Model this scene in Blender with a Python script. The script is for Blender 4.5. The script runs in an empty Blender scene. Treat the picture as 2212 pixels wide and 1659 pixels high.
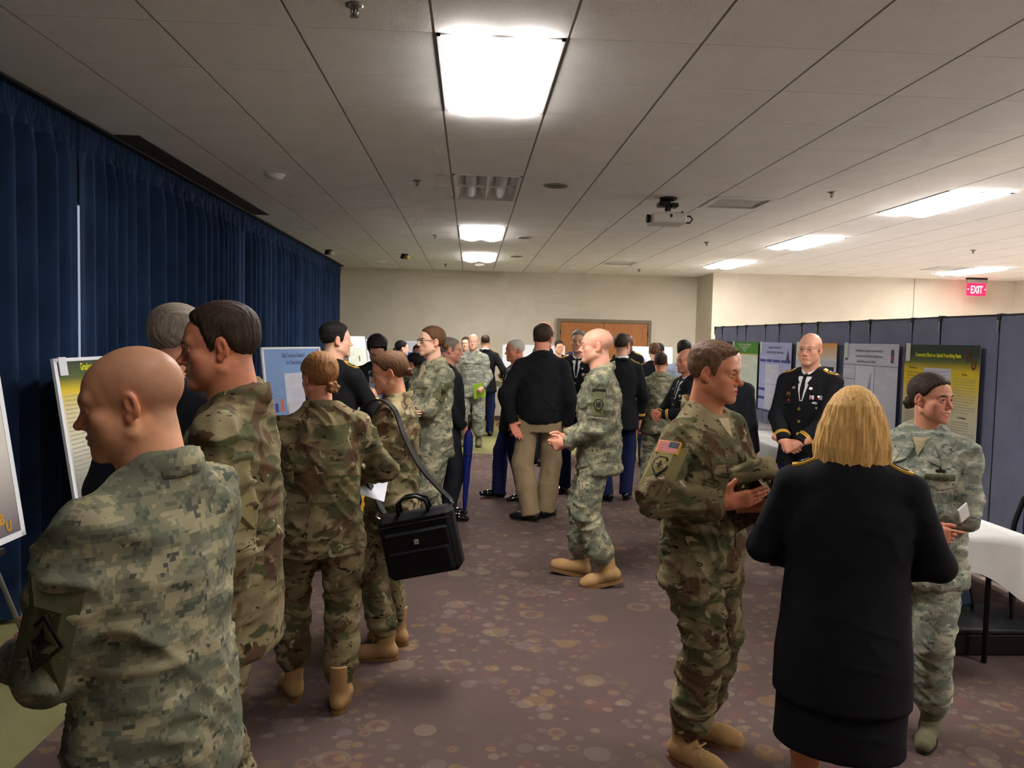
import bpy, math, random
import numpy as np
from mathutils import Matrix, Vector
from mathutils.bvhtree import BVHTree

rng = np.random.RandomState(7)
random.seed(7)
SC = bpy.context.scene
COL = SC.collection
R_ = math.radians

# ------------------------------------------------------------------ camera, world, exposure
CAM_H = 1.69
YAW, PITCH, ROLL, FPX = 0.0527, 0.0573, 0.0232, 1703.0
cam_d = bpy.data.cameras.new('camera')
cam = bpy.data.objects.new('camera', cam_d)
COL.objects.link(cam)
cam_d.sensor_fit = 'HORIZONTAL'
cam_d.sensor_width = 36.0
cam_d.lens = 36.0 * FPX / 2212.0
cam_d.clip_start = 0.05
_f = Vector((math.sin(YAW) * math.cos(PITCH), math.cos(YAW) * math.cos(PITCH), -math.sin(PITCH)))
_r = Vector((math.cos(YAW), -math.sin(YAW), 0))
_u = _r.cross(_f)
_r2 = _r * math.cos(ROLL) + _u * math.sin(ROLL)
_u2 = -_r * math.sin(ROLL) + _u * math.cos(ROLL)
cam.matrix_world = Matrix(((_r2.x, _u2.x, -_f.x, 0), (_r2.y, _u2.y, -_f.y, 0), (_r2.z, _u2.z, -_f.z, CAM_H), (0, 0, 0, 1)))
SC.camera = cam

world = bpy.data.worlds.new('world')
SC.world = world
world.use_nodes = True
world.node_tree.nodes['Background'].inputs[0].default_value = (0.02, 0.02, 0.02, 1)
world.node_tree.nodes['Background'].inputs[1].default_value = 0.3

SC.view_settings.view_transform = 'Standard'
SC.view_settings.look = 'None'
SC.view_settings.gamma = 1.0
SC.view_settings.use_curve_mapping = False
SC.view_settings.exposure = 0.12
SC.cycles.diffuse_bounces = 6
SC.cycles.max_bounces = 8
SC.cycles.use_adaptive_sampling = True
SC.cycles.adaptive_threshold = 0.1
SC.cycles.adaptive_min_samples = 14
SC.cycles.use_denoising = True
LAMP = 41.0            # brightness of a lit ceiling diffuser
LAMP_COL = (1.0, 0.968, 0.935)

# ------------------------------------------------------------------ scene bookkeeping
def tag(o, label=None, cat=None, group=None, kind=None):
    if label: o['label'] = label
    if cat: o['category'] = cat
    if group: o['group'] = group
    if kind: o['kind'] = kind
    return o

def link(o, parent=None):
    COL.objects.link(o)
    if parent is not None:
        o.parent = parent
    return o

def empty(name, loc=(0, 0, 0), rz=0.0):
    o = bpy.data.objects.new(name, None)
    o.empty_display_size = 0.1
    o.location = loc
    o.rotation_euler = (0, 0, rz)
    return link(o)

def mesh_np(name, V, F, smooth=True):
    """fast mesh from numpy: V (n,3), F (m,4) or (m,3) or list of ragged faces"""
    me = bpy.data.meshes.new(name)
    if isinstance(F, np.ndarray):
        k = F.shape[1]
        me.vertices.add(len(V)); me.vertices.foreach_set('co', np.ascontiguousarray(V, dtype=np.float32).ravel())
        me.loops.add(F.size); me.loops.foreach_set('vertex_index', np.ascontiguousarray(F, dtype=np.int32).ravel())
        me.polygons.add(len(F))
        me.polygons.foreach_set('loop_start', np.arange(0, F.size, k, dtype=np.int32))
        me.polygons.foreach_set('loop_total', np.full(len(F), k, dtype=np.int32))
        me.update(calc_edges=True)
        me.validate()
    else:
        me.from_pydata([tuple(v) for v in V], [], F)
        me.update()
    if smooth:
        me.polygons.foreach_set('use_smooth', np.ones(len(me.polygons), dtype=bool))
    return me

def obj(name, me, mats, parent=None, loc=None, rot=None):
    o = bpy.data.objects.new(name, me)
    if mats is not None:
        for m in (mats if isinstance(mats, (list, tuple)) else [mats]):
            if m.name not in [x.name for x in me.materials if x]:
                me.materials.append(m)
    link(o, parent)
    if loc is not None: o.location = loc
    if rot is not None: o.rotation_euler = rot
    return o

class MB:
    """collects simple solids into one mesh"""
    def __init__(self):
        self.v = []; self.f = []; self.mi = []
    def raw(self, vs, fs, mi=0):
        b = len(self.v)
        self.v += [tuple(p) for p in vs]
        self.f += [tuple(i + b for i in q) for q in fs]
        self.mi += [mi] * len(fs)
        return self
    def box(self, x0, x1, y0, y1, z0, z1, mi=0, M=None):
        vs = [(x, y, z) for z in (z0, z1) for y in (y0, y1) for x in (x0, x1)]
        if M is not None: vs = [tuple(M @ Vector(p)) for p in vs]
        return self.raw(vs, [(0, 2, 3, 1), (4, 5, 7, 6), (0, 1, 5, 4), (2, 6, 7, 3), (0, 4, 6, 2), (1, 3, 7, 5)], mi)
    def bevbox(self, x0, x1, y0, y1, z0, z1, b, mi=0, M=None):
        """box with all edges chamfered"""
        import itertools
        c = Vector(((x0+x1)/2, (y0+y1)/2, (z0+z1)/2)); h = ((x1-x0)/2, (y1-y0)/2, (z1-z0)/2)
        vs = []; idx = {}
        for sx, sy, sz in itertools.product((-1, 1), repeat=3):
            for ax in range(3):
                p = [sx*(h[0]-b), sy*(h[1]-b), sz*(h[2]-b)]
                s = (sx, sy, sz)
                p[ax] = s[ax]*h[ax]
                idx[(sx, sy, sz, ax)] = len(vs); vs.append(c + Vector(p))
        fs = []
        for ax in range(3):
            o1, o2 = (ax+1) % 3, (ax+2) % 3
            for s in (-1, 1):
                def k(a, b2):
                    t = [0, 0, 0]; t[ax] = s; t[o1] = a; t[o2] = b2
                    return idx[(t[0], t[1], t[2], ax)]
                q = [k(-1, -1), k(1, -1), k(1, 1), k(-1, 1)]
                fs.append(q if s > 0 else q[::-1])
        for ax in range(3):
            o1, o2 = (ax+1) % 3, (ax+2) % 3
            for a in (-1, 1):
                for b2 in (-1, 1):
                    def k(e, face):
                        t = [0, 0, 0]; t[ax] = e; t[o1] = a; t[o2] = b2
                        return idx[(t[0], t[1], t[2], face)]
                    q = [k(-1, o1), k(1, o1), k(1, o2), k(-1, o2)]
                    fs.append(q if a*b2 < 0 else q[::-1])
        for sx, sy, sz in itertools.product((-1, 1), repeat=3):
            q = [idx[(sx, sy, sz, a)] for a in range(3)]
            fs.append(q if sx*sy*sz > 0 else q[::-1])
        if M is not None: vs = [M @ p for p in vs]
        return self.raw(vs, fs, mi)
    def tube(self, pts, r, n=8, mi=0, caps=True):
        pts = [Vector(p) for p in pts]
        rs = r if isinstance(r, (list, tuple)) else [r]*len(pts)
        vs = []; fs = []
        up = Vector((0, 0, 1))
        prev = None
        for i, p in enumerate(pts):
            t = (pts[min(i+1, len(pts)-1)] - pts[max(i-1, 0)])
            t = t.normalized() if t.length > 1e-9 else Vector((0, 0, 1))
            a = prev if prev is not None else (up if abs(t.z) < .9 else Vector((1, 0, 0)))
            a = (a - t*a.dot(t)).normalized(); prev = a
            b = t.cross(a)
            for j in range(n):
                w = 2*math.pi*j/n
                vs.append(p + (a*math.cos(w) + b*math.sin(w))*rs[i])
        for i in range(len(pts)-1):
            for j in range(n):
                fs.append((i*n+j, i*n+(j+1) % n, (i+1)*n+(j+1) % n, (i+1)*n+j))
        if caps:
            fs.append(tuple(range(n-1, -1, -1))); fs.append(tuple((len(pts)-1)*n+j for j in range(n)))
        return self.raw(vs, fs, mi)
    def lathe(self, prof, n=24, M=None, mi=0):
        vs = []; fs = []
        for (r, z) in prof:
            for j in range(n):
                w = 2*math.pi*j/n
                vs.append(Vector((r*math.cos(w), r*math.sin(w), z)))
        for i in range(len(prof)-1):
            for j in range(n):
                fs.append((i*n+j, i*n+(j+1) % n, (i+1)*n+(j+1) % n, (i+1)*n+j))
        fs.append(tuple(range(n-1, -1, -1))); fs.append(tuple((len(prof)-1)*n+j for j in range(n)))
        if M is not None: vs = [M @ p for p in vs]
        return self.raw(vs, fs, mi)
    def prism(self, poly, z0, z1, mi=0, M=None):
        n = len(poly)
        vs = [Vector((x, y, z0)) for x, y in poly] + [Vector((x, y, z1)) for x, y in poly]
        fs = [tuple(range(n-1, -1, -1)), tuple(range(n, 2*n))] + [(i, (i+1) % n, n+(i+1) % n, n+i) for i in range(n)]
        if M is not None: vs = [M @ p for p in vs]
        return self.raw(vs, fs, mi)
    def mesh(self, name, smooth=False):
        me = bpy.data.meshes.new(name)
        me.from_pydata(self.v, [], self.f)
        me.polygons.foreach_set('material_index', self.mi)
        if smooth:
            me.polygons.foreach_set('use_smooth', [True]*len(self.f))
        me.update()
        return me
    def build(self, name, mats, parent=None, smooth=False, loc=None, rot=None):
        me = self.mesh(name, smooth)
        mats = mats if isinstance(mats, (list, tuple)) else [mats]
        for m in mats: me.materials.append(m)
        return obj(name, me, None, parent, loc, rot)

# ------------------------------------------------------------------ materials
def lin(c):
    return tuple(((x/255.0)/12.92 if x/255.0 <= .04045 else ((x/255.0+.055)/1.055)**2.4) for x in c)

def rgba(c):
    return lin(c) + (1.0,)

MATS = {}
def mat(name, col=None, rough=.7, metal=0.0, spec=.3, build=None):
    if name in MATS: return MATS[name]
    m = bpy.data.materials.new(name); m.use_nodes = True
    b = m.node_tree.nodes['Principled BSDF']
    if col is not None: b.inputs['Base Color'].default_value = rgba(col)
    b.inputs['Roughness'].default_value = rough
    b.inputs['Metallic'].default_value = metal
    b.inputs['Specular IOR Level'].default_value = spec
    if build: build(m.node_tree, b)
    MATS[name] = m
    return m

class NT:
    def __init__(s, nt): s.nt = nt; s.N = nt.nodes; s.L = nt.links
    def n(s, t, **kw):
        x = s.N.new(t)
        for k, v in kw.items(): setattr(x, k, v)
        return x
    def l(s, a, b): s.L.new(a, b)
    def coord(s, kind='Object', scale=(1, 1, 1), rot=(0, 0, 0), loc=(0, 0, 0)):
        t = s.n('ShaderNodeTexCoord'); m = s.n('ShaderNodeMapping')
        m.inputs['Scale'].default_value = scale; m.inputs['Rotation'].default_value = rot; m.inputs['Location'].default_value = loc
        s.l(t.outputs[kind], m.inputs['Vector']); return m.outputs['Vector']
    def noise(s, vec, scale=5, detail=2, rough=.5, dist=0):
        x = s.n('ShaderNodeTexNoise'); x.inputs['Scale'].default_value = scale; x.inputs['Detail'].default_value = detail
        x.inputs['Roughness'].default_value = rough; x.inputs['Distortion'].default_value = dist
        if vec is not None: s.l(vec, x.inputs['Vector'])
        return x.outputs['Fac']
    def ramp(s, fac, stops, interp='LINEAR'):
        x = s.n('ShaderNodeValToRGB'); r = x.color_ramp; r.interpolation = interp
        while len(r.elements) < len(stops): r.elements.new(.5)
        for e, (p, c) in zip(r.elements, stops):
            e.position = p; e.color = c if len(c) == 4 else tuple(c) + (1,)
        s.l(fac, x.inputs['Fac']); return x.outputs['Color']
    def math(s, op, a, b=None):
        x = s.n('ShaderNodeMath', operation=op)
        for i, v in enumerate((a, b)):
            if v is None: continue
            if isinstance(v, (int, float)): x.inputs[i].default_value = v
            else: s.l(v, x.inputs[i])
        return x.outputs[0]
    def mix(s, fac, a, b, mode='MIX'):
        x = s.n('ShaderNodeMix', data_type='RGBA', blend_type=mode)
        for i, v in ((0, fac), (6, a), (7, b)):
            if isinstance(v, (int, float)): x.inputs[i].default_value = v
            elif isinstance(v, tuple): x.inputs[i].default_value = v if len(v) == 4 else v + (1,)
            else: s.l(v, x.inputs[i])
        return x.outputs[2]
    def bump(s, h, strength=.3, dist=.01):
        x = s.n('ShaderNodeBump'); x.inputs['Strength'].default_value = strength; x.inputs['Distance'].default_value = dist
        s.l(h, x.inputs['Height']); return x.outputs['Normal']

def cloth(name, col, rough=.85, var=.12, bump=.25, sheen=0.0):
    def b(nt, p):
        g = NT(nt); v = g.coord()
        n1 = g.noise(v, 14, 3); n2 = g.noise(v, 420, 1)
        c = rgba(col)
        dark = tuple(x*(1-var) for x in c[:3]) + (1,); lite = tuple(min(1, x*(1+var)) for x in c[:3]) + (1,)
        g.l(g.ramp(n1, [(.3, dark), (.7, lite)]), p.inputs['Base Color'])
        h = g.math('ADD', g.math('MULTIPLY', n1, .8), g.math('MULTIPLY', n2, .2))
        g.l(g.bump(h, bump, .01), p.inputs['Normal'])
        p.inputs['Sheen Weight'].default_value = sheen
    return mat(name, col, rough, 0, .2, b)

def camo_digital(name, c1, c2, c3, c4, sx=.0085, stretch=(1, 1, 1.6), scale=13.0):
    def b(nt, p):
        g = NT(nt); t = g.n('ShaderNodeTexCoord')
        s = g.n('ShaderNodeVectorMath', operation='SNAP'); g.l(t.outputs['Object'], s.inputs[0]); s.inputs[1].default_value = (sx, sx, sx)
        m = g.n('ShaderNodeMapping'); m.inputs['Scale'].default_value = stretch; g.l(s.outputs[0], m.inputs['Vector'])
        n1 = g.noise(m.outputs[0], scale, 3, .62)
        m2 = g.n('ShaderNodeMapping'); m2.inputs['Scale'].default_value = stretch; m2.inputs['Location'].default_value = (3.1, 7.7, 1.3); g.l(s.outputs[0], m2.inputs['Vector'])
        n2 = g.noise(m2.outputs[0], scale*1.6, 3, .7)
        a = g.ramp(n1, [(0, rgba(c1)), (.47, rgba(c2)), (.56, rgba(c3))], 'CONSTANT')
        k = g.math('GREATER_THAN', n2, .60)
        c = g.mix(k, a, rgba(c4))
        g.l(c, p.inputs['Base Color'])
        v = g.coord(); w = g.noise(v, 24, 3, .6, .6); f = g.noise(v, 500, 1)
        g.l(g.bump(g.math('ADD', w, g.math('MULTIPLY', f, .15)), .2, .010), p.inputs['Normal'])
    return mat(name, c1, .9, 0, .15, b)

def camo_multi(name, k=1.0):
    def b(nt, p):
        g = NT(nt); v = g.coord(scale=(1, 1, 1.6)); v2 = g.coord(scale=(1, 1, 2.4), loc=(4, 2, 9)); v3 = g.coord(scale=(1.2, 1.2, 1), loc=(9, 5, 2))
        base = g.ramp(g.noise(v, 5, 2, .5, .8), [(.38, rgba((104, 95, 68))), (.5, rgba((128, 114, 83))), (.6, rgba((142, 129, 98)))])
        green = g.ramp(g.noise(v2, 6.5, 2, .55, .7), [(.52, (0, 0, 0, 1)), (.57, (1, 1, 1, 1))])
        c = g.mix(green, base, rgba((80, 81, 54)))
        brown = g.ramp(g.noise(v3, 6, 3, .6, .9), [(.55, (0, 0, 0, 1)), (.58, (1, 1, 1, 1))])
        c = g.mix(brown, c, rgba((90, 69, 50)))
        dk = g.ramp(g.noise(v2, 17, 2, .55, 1.2), [(.64, (0, 0, 0, 1)), (.66, (1, 1, 1, 1))])
        c = g.mix(dk, c, rgba((48, 40, 28)))
        lt = g.ramp(g.noise(v3, 21, 1, .5, .8), [(.68, (0, 0, 0, 1)), (.74, (1, 1, 1, 1))])
        c = g.mix(lt, c, rgba((166, 154, 122)))
        g.l(c, p.inputs['Base Color'])
        vv = g.coord(); w = g.noise(vv, 22, 3, .6, .6); f = g.noise(vv, 500, 1)
        g.l(g.bump(g.math('ADD', w, g.math('MULTIPLY', f, .15)), .2, .010), p.inputs['Normal'])
    return mat(name, (120, 110, 80), .9, 0, .15, b)

def skin_mat():
    def b(nt, p):
        g = NT(nt); a = g.n('ShaderNodeVertexColor'); a.layer_name = 'Col'
        v = g.coord(); n = g.noise(v, 60, 3)
        c = g.mix(.18, a.outputs['Color'], g.ramp(n, [(.3, (.25, .12, .08, 1)), (.7, (.8, .55, .42, 1))]), 'SOFT_LIGHT')
        g.l(c, p.inputs['Base Color'])
        g.l(g.bump(g.noise(v, 350, 2), .12, .003), p.inputs['Normal'])
    return mat('skin', (190, 140, 115), .5, 0, .35, b)

def hair_mat(name, col, streak=.5, scale=(190, 190, 40)):
    def b(nt, p):
        g = NT(nt); v = g.coord(scale=scale)
        n = g.noise(v, 1, 3, .6, .4)
        c = rgba(col)
        g.l(g.ramp(n, [(.3, tuple(x*(1-streak) for x in c[:3]) + (1,)), (.7, tuple(min(1, x*(1+streak)) for x in c[:3]) + (1,))]), p.inputs['Base Color'])
        g.l(g.bump(n, .5, .006), p.inputs['Normal'])
    return mat(name, col, .62, 0, .22, b)

def emis(name, col, strength, base=(255, 255, 255)):
    def b(nt, p):
        p.inputs['Emission Color'].default_value = tuple(col) + (1,)
        p.inputs['Emission Strength'].default_value = strength
    return mat(name, base, .6, 0, .2, b)

M_SKIN = skin_mat()
M_ACU = camo_digital('acu_camouflage', (104, 106, 88), (128, 126, 104), (158, 150, 120), (84, 88, 78))
M_ABU = camo_digital('abu_camouflage', (124, 130, 116), (150, 150, 134), (174, 170, 150), (98, 108, 108), stretch=(1.6, 1.6, 4.2), scale=8)
M_OCP = camo_multi('ocp_camouflage')
M_BLACK = cloth('black_wool', (22, 22, 26), .9, .15, .15)
M_NAVY = cloth('navy_wool', (24, 32, 70), .9, .12, .15)
M_SUIT = cloth('charcoal_suit_wool', (34, 35, 42), .9, .12, .15)
M_BLUEC = cloth('blue_dress_wool', (40, 52, 110), .9, .12, .15)
M_KHAKI = cloth('khaki_twill', (150, 130, 100), .85, .08, .25)
M_SHIRTW = cloth('white_shirt', (225, 224, 222), .8, .04, .15)
M_SHIRTB = cloth('pale_blue_shirt', (170, 180, 200), .8, .05, .2)
M_SHIRTG = cloth('grey_shirt', (120, 122, 132), .8, .06, .2)
M_TAN_T = cloth('sand_tshirt', (176, 160, 128), .85, .05, .2)
M_SUEDE = cloth('tan_suede', (172, 136, 92), .9, .14, .3)
M_SAGE = cloth('sage_suede', (112, 108, 84), .9, .12, .3)
M_SOLE = mat('tan_rubber', (128, 94, 58), .7)
M_SOLED = mat('dark_rubber', (38, 36, 32), .7)
M_PATENT = mat('black_patent_leather', (10, 10, 11), .12, 0, .6)
M_BLEATH = mat('black_leather', (22, 20, 19), .4, 0, .4)
M_GOLD = mat('gold_braid', (214, 164, 52), .45, .25, .4)
M_BRASS = mat('brass_button', (226, 196, 110), .25, .9, .5)
M_SILVER = mat('silver_badge', (210, 212, 216), .25, .8, .5)
M_VELCRO = cloth('olive_pocket_velcro', (92, 92, 66), .95, .06, .3)
M_PATCH = cloth('tan_patch', (128, 116, 76), .95, .05, .2)
M_PATCHD = cloth('dark_patch_thread', (38, 36, 30), .95, .05, .2)
M_RED = mat('red_ribbon', (190, 42, 38), .6)
M_WHITE = mat('white_enamel', (232, 232, 230), .4)
M_EYEW = mat('eye_white', (216, 208, 200), .2, 0, .5)
M_IRIS = mat('eye_iris', (46, 34, 26), .15, 0, .6)
M_LASH = mat('lash_dark', (40, 28, 22), .7)

# ------------------------------------------------------------------ signed-distance modelling
def V3(*a): return np.array(a, dtype=np.float64)
def nrm(v):
    v = np.asarray(v, float); return v/max(1e-9, np.linalg.norm(v))
def rotz(d):
    a = R_(d); return np.array([[math.cos(a), -math.sin(a), 0], [math.sin(a), math.cos(a), 0], [0, 0, 1]])
def rotx(d):
    a = R_(d); return np.array([[1, 0, 0], [0, math.cos(a), -math.sin(a)], [0, math.sin(a), math.cos(a)]])
def roty(d):
    a = R_(d); return np.array([[math.cos(a), 0, math.sin(a)], [0, 1, 0], [-math.sin(a), 0, math.cos(a)]])

def smin(a, b, k):
    if k <= 0: return np.minimum(a, b)
    h = np.maximum(k - np.abs(a - b), 0)/k
    return np.minimum(a, b) - h*h*k*.25
def smax(a, b, k): return -smin(-a, -b, k)

class Field:
    def __init__(s, lo, hi, h):
        s.h = h; s.lo = np.array(lo, float)
        s.n = np.ceil((np.array(hi) - s.lo)/h).astype(int) + 1
        s.D = np.full(s.n, .3, dtype=np.float32)
        s.ax = [(s.lo[i] + h*np.arange(s.n[i])).astype(np.float32) for i in range(3)]
    def win(s, lo, hi):
        a = np.clip(np.floor((np.array(lo) - s.lo)/s.h).astype(int), 0, s.n)
        b = np.clip(np.ceil((np.array(hi) - s.lo)/s.h).astype(int) + 1, 0, s.n)
        sl = tuple(slice(a[i], b[i]) for i in range(3))
        X = s.ax[0][sl[0]][:, None, None]; Y = s.ax[1][sl[1]][None, :, None]; Z = s.ax[2][sl[2]][None, None, :]
        return sl, X, Y, Z
    def put(s, fn, lo, hi, k=0.0, mode='add', pad=None):
        pad = (k + 2*s.h) if pad is None else pad
        sl, X, Y, Z = s.win(np.array(lo) - pad, np.array(hi) + pad)
        if 0 in s.D[sl].shape: return
        d = fn(X, Y, Z)
        if mode == 'add': s.D[sl] = smin(s.D[sl], d, k)
        elif mode == 'sub': s.D[sl] = smax(s.D[sl], -d, k)
        else: s.D[sl] = smax(s.D[sl], d, k)
    def cone(s, a, b, ra, rb, k=0.0, mode='add', cut=None):
        a = np.asarray(a, float); b = np.asarray(b, float)
        r = max(ra, rb)
        fn = f_cone(a, b, ra, rb)
        if cut is not None:
            fn0 = fn; q, nn = cut
            fn = lambda X, Y, Z: np.maximum(fn0(X, Y, Z), (X-q[0])*nn[0] + (Y-q[1])*nn[1] + (Z-q[2])*nn[2])
        s.put(fn, np.minimum(a, b) - r, np.maximum(a, b) + r, k, mode)
    def ell(s, c, r, k=0.0, mode='add', R=None):
        c = np.asarray(c, float); m = max(r)
        s.put(f_ell(c, r, R), c - m, c + m, k, mode)
    def mesh(s):
        return surface_nets(s.D, s.lo, s.h)

def f_cone(a, b, ra, rb):
    ab = b - a; L2 = max(1e-9, float(ab @ ab))
    def fn(X, Y, Z):
        px, py, pz = X-a[0], Y-a[1], Z-a[2]
        t = np.clip((px*ab[0] + py*ab[1] + pz*ab[2])/L2, 0, 1)
        return np.sqrt((px-t*ab[0])**2 + (py-t*ab[1])**2 + (pz-t*ab[2])**2) - (ra + t*(rb-ra))
    return fn
def f_ell(c, r, R=None):
    def fn(X, Y, Z):
        x, y, z = X-c[0], Y-c[1], Z-c[2]
        if R is not None:
            x, y, z = (R[0, 0]*x+R[1, 0]*y+R[2, 0]*z, R[0, 1]*x+R[1, 1]*y+R[2, 1]*z, R[0, 2]*x+R[1, 2]*y+R[2, 2]*z)
        k0 = np.sqrt((x/r[0])**2 + (y/r[1])**2 + (z/r[2])**2)
        k1 = np.sqrt((x/r[0]**2)**2 + (y/r[1]**2)**2 + (z/r[2]**2)**2) + 1e-6
        return k0*(k0-1)/k1
    return fn
def f_loft(tab, R, piv, zlo, zhi, kcap=0.0):
    """stack of ellipses (z, a, b, cy) in a frame rotated by R about piv"""
    tab = np.array(tab, float)
    Ri = R.T
    def fn(X, Y, Z):
        x, y, z = X-piv[0], Y-piv[1], Z-piv[2]
        lx = Ri[0, 0]*x+Ri[0, 1]*y+Ri[0, 2]*z + piv[0]
        ly = Ri[1, 0]*x+Ri[1, 1]*y+Ri[1, 2]*z + piv[1]
        lz = Ri[2, 0]*x+Ri[2, 1]*y+Ri[2, 2]*z + piv[2]
        a = np.interp(lz, tab[:, 0], tab[:, 1]).astype(np.float32); b = np.interp(lz, tab[:, 0], tab[:, 2]).astype(np.float32)
        ly = ly - np.interp(lz, tab[:, 0], tab[:, 3]).astype(np.float32)
        k0 = np.sqrt((lx/a)**2 + (ly/b)**2); k1 = np.sqrt((lx/a**2)**2 + (ly/b**2)**2) + 1e-6
        d = np.maximum(k0*(k0-1)/k1, -np.minimum(a, b))
        return smax(np.maximum(d, zlo - lz), lz + .55*np.maximum(ly + .02, 0) - zhi, kcap)
    return fn

def surface_nets(D, lo, h):
    S = D < 0
    c = np.zeros(tuple(np.array(D.shape)-1), dtype=np.int8)
    offs = [(i, j, k) for i in (0, 1) for j in (0, 1) for k in (0, 1)]
    nx, ny, nz = D.shape
    for (i, j, k) in offs:
        c += S[i:nx-1+i, j:ny-1+j, k:nz-1+k]
    act = (c > 0) & (c < 8)
    I = np.argwhere(act)
    idx = np.full(c.shape, -1, dtype=np.int64); idx[act] = np.arange(len(I))
    vals = np.stack([D[I[:, 0]+i, I[:, 1]+j, I[:, 2]+k] for (i, j, k) in offs], 1)
    O = np.array(offs, float)
    P = np.zeros((len(I), 3)); C = np.zeros(len(I))
    for a in range(8):
        for b in range(a+1, 8):
            if np.abs(O[a]-O[b]).sum() != 1: continue
            va, vb = vals[:, a], vals[:, b]
            m = (va < 0) != (vb < 0)
            t = np.where(m, va/np.where(m, va-vb, 1), 0)
            P += np.where(m[:, None], O[a]+t[:, None]*(O[b]-O[a]), 0); C += m
    P = (I + P/np.maximum(C, 1)[:, None])*h + lo
    F = []
    for ax in range(3):
        sl0 = [slice(None)]*3; sl1 = [slice(None)]*3
        sl0[ax] = slice(0, D.shape[ax]-1); sl1[ax] = slice(1, D.shape[ax])
        A = S[tuple(sl0)]; B = S[tuple(sl1)]
        E = np.argwhere(A != B)
        o1, o2 = (ax+1) % 3, (ax+2) % 3
        ok = (E[:, o1] > 0) & (E[:, o2] > 0) & (E[:, o1] < c.shape[o1]) & (E[:, o2] < c.shape[o2])
        E = E[ok]
        if len(E) == 0: continue
        def cell(d1, d2):
            q = E.copy(); q[:, o1] += d1; q[:, o2] += d2
            return idx[q[:, 0], q[:, 1], q[:, 2]]
        Q = np.stack([cell(-1, -1), cell(0, -1), cell(0, 0), cell(-1, 0)], 1)
        flip = ~A[E[:, 0], E[:, 1], E[:, 2]]
        Q[flip] = Q[flip][:, ::-1]
        F.append(Q)
    F = np.concatenate(F) if F else np.zeros((0, 4), int)
    return P, F.astype(np.int32)

def relax(V, F, it=1, w=.5):
    if len(F) == 0: return V
    e = np.concatenate([F[:, [i, (i+1) % 4]] for i in range(4)])
    n = len(V); deg = np.bincount(e[:, 0], minlength=n) + np.bincount(e[:, 1], minlength=n)
    for _ in range(it):
        A = np.stack([np.bincount(e[:, 0], V[e[:, 1], i], n) + np.bincount(e[:, 1], V[e[:, 0], i], n) for i in range(3)], 1)/np.maximum(deg, 1)[:, None]
        V = V + w*(A - V)
    return V

def vnormals(V, F):
    n = np.cross(V[F[:, 2]]-V[F[:, 0]], V[F[:, 3]]-V[F[:, 1]])
    N = np.stack([sum(np.bincount(F[:, j], n[:, i], len(V)) for j in range(4)) for i in range(3)], 1)
    return N/np.maximum(np.linalg.norm(N, axis=1), 1e-9)[:, None]

_TAB = np.random.RandomState(3).rand(32, 32, 32)
def vnoise(P, f, seed=0):
    Q = P*np.asarray(f) + seed*7.31 + 100
    I = np.floor(Q).astype(int); t = Q - I; t = t*t*(3-2*t)
    r = 0
    for i in (0, 1):
        for j in (0, 1):
            for k in (0, 1):
                w = (t[:, 0] if i else 1-t[:, 0])*(t[:, 1] if j else 1-t[:, 1])*(t[:, 2] if k else 1-t[:, 2])
                r = r + w*_TAB[(I[:, 0]+i) % 32, (I[:, 1]+j) % 32, (I[:, 2]+k) % 32]
    return r

def folds(V, F, amp, seed, axis=0.5, fq=20.0):
    """cloth creases pushed in and out along the normals: two slanted families, each ruling its own regions"""
    N = vnormals(V, F)
    wob = np.stack([vnoise(V, (6, 6, 6), seed+5+i) - .5 for i in range(3)], 1)*.07
    Q = V + wob
    m = vnoise(V, (5, 5, 5), seed+9)
    out = 0
    for i, (cx, cy, cz) in enumerate(((.75, .35, axis), (-.75, .35, axis), (.15, .2, 1.0))):
        c = nrm((cx, cy, cz)); a = nrm(np.cross(c, (0.3, 1, .2))); b = np.cross(c, a)
        W = np.stack([Q @ c*fq, Q @ a*fq*.22, Q @ b*fq*.35], 1)
        r = 1-np.abs(vnoise(W, (1, 1, 1), seed+i*3) - .5)*2
        r = np.clip((r-.45)/.55, 0, 1)**1.6
        mk = np.clip((vnoise(V, (6, 6, 6), seed+20+i) - .35)*3.0, 0, 1)
        out = out + r*mk*(.9 if i < 2 else .7)
    soft = vnoise(Q, (9, 9, 9), seed+31) - .5
    return V + N*(amp*(out - .35 + soft*.8))[:, None]

def bvh(V, F):
    return BVHTree.FromPolygons([Vector(v) for v in V], [tuple(int(i) for i in f) for f in F])

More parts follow.
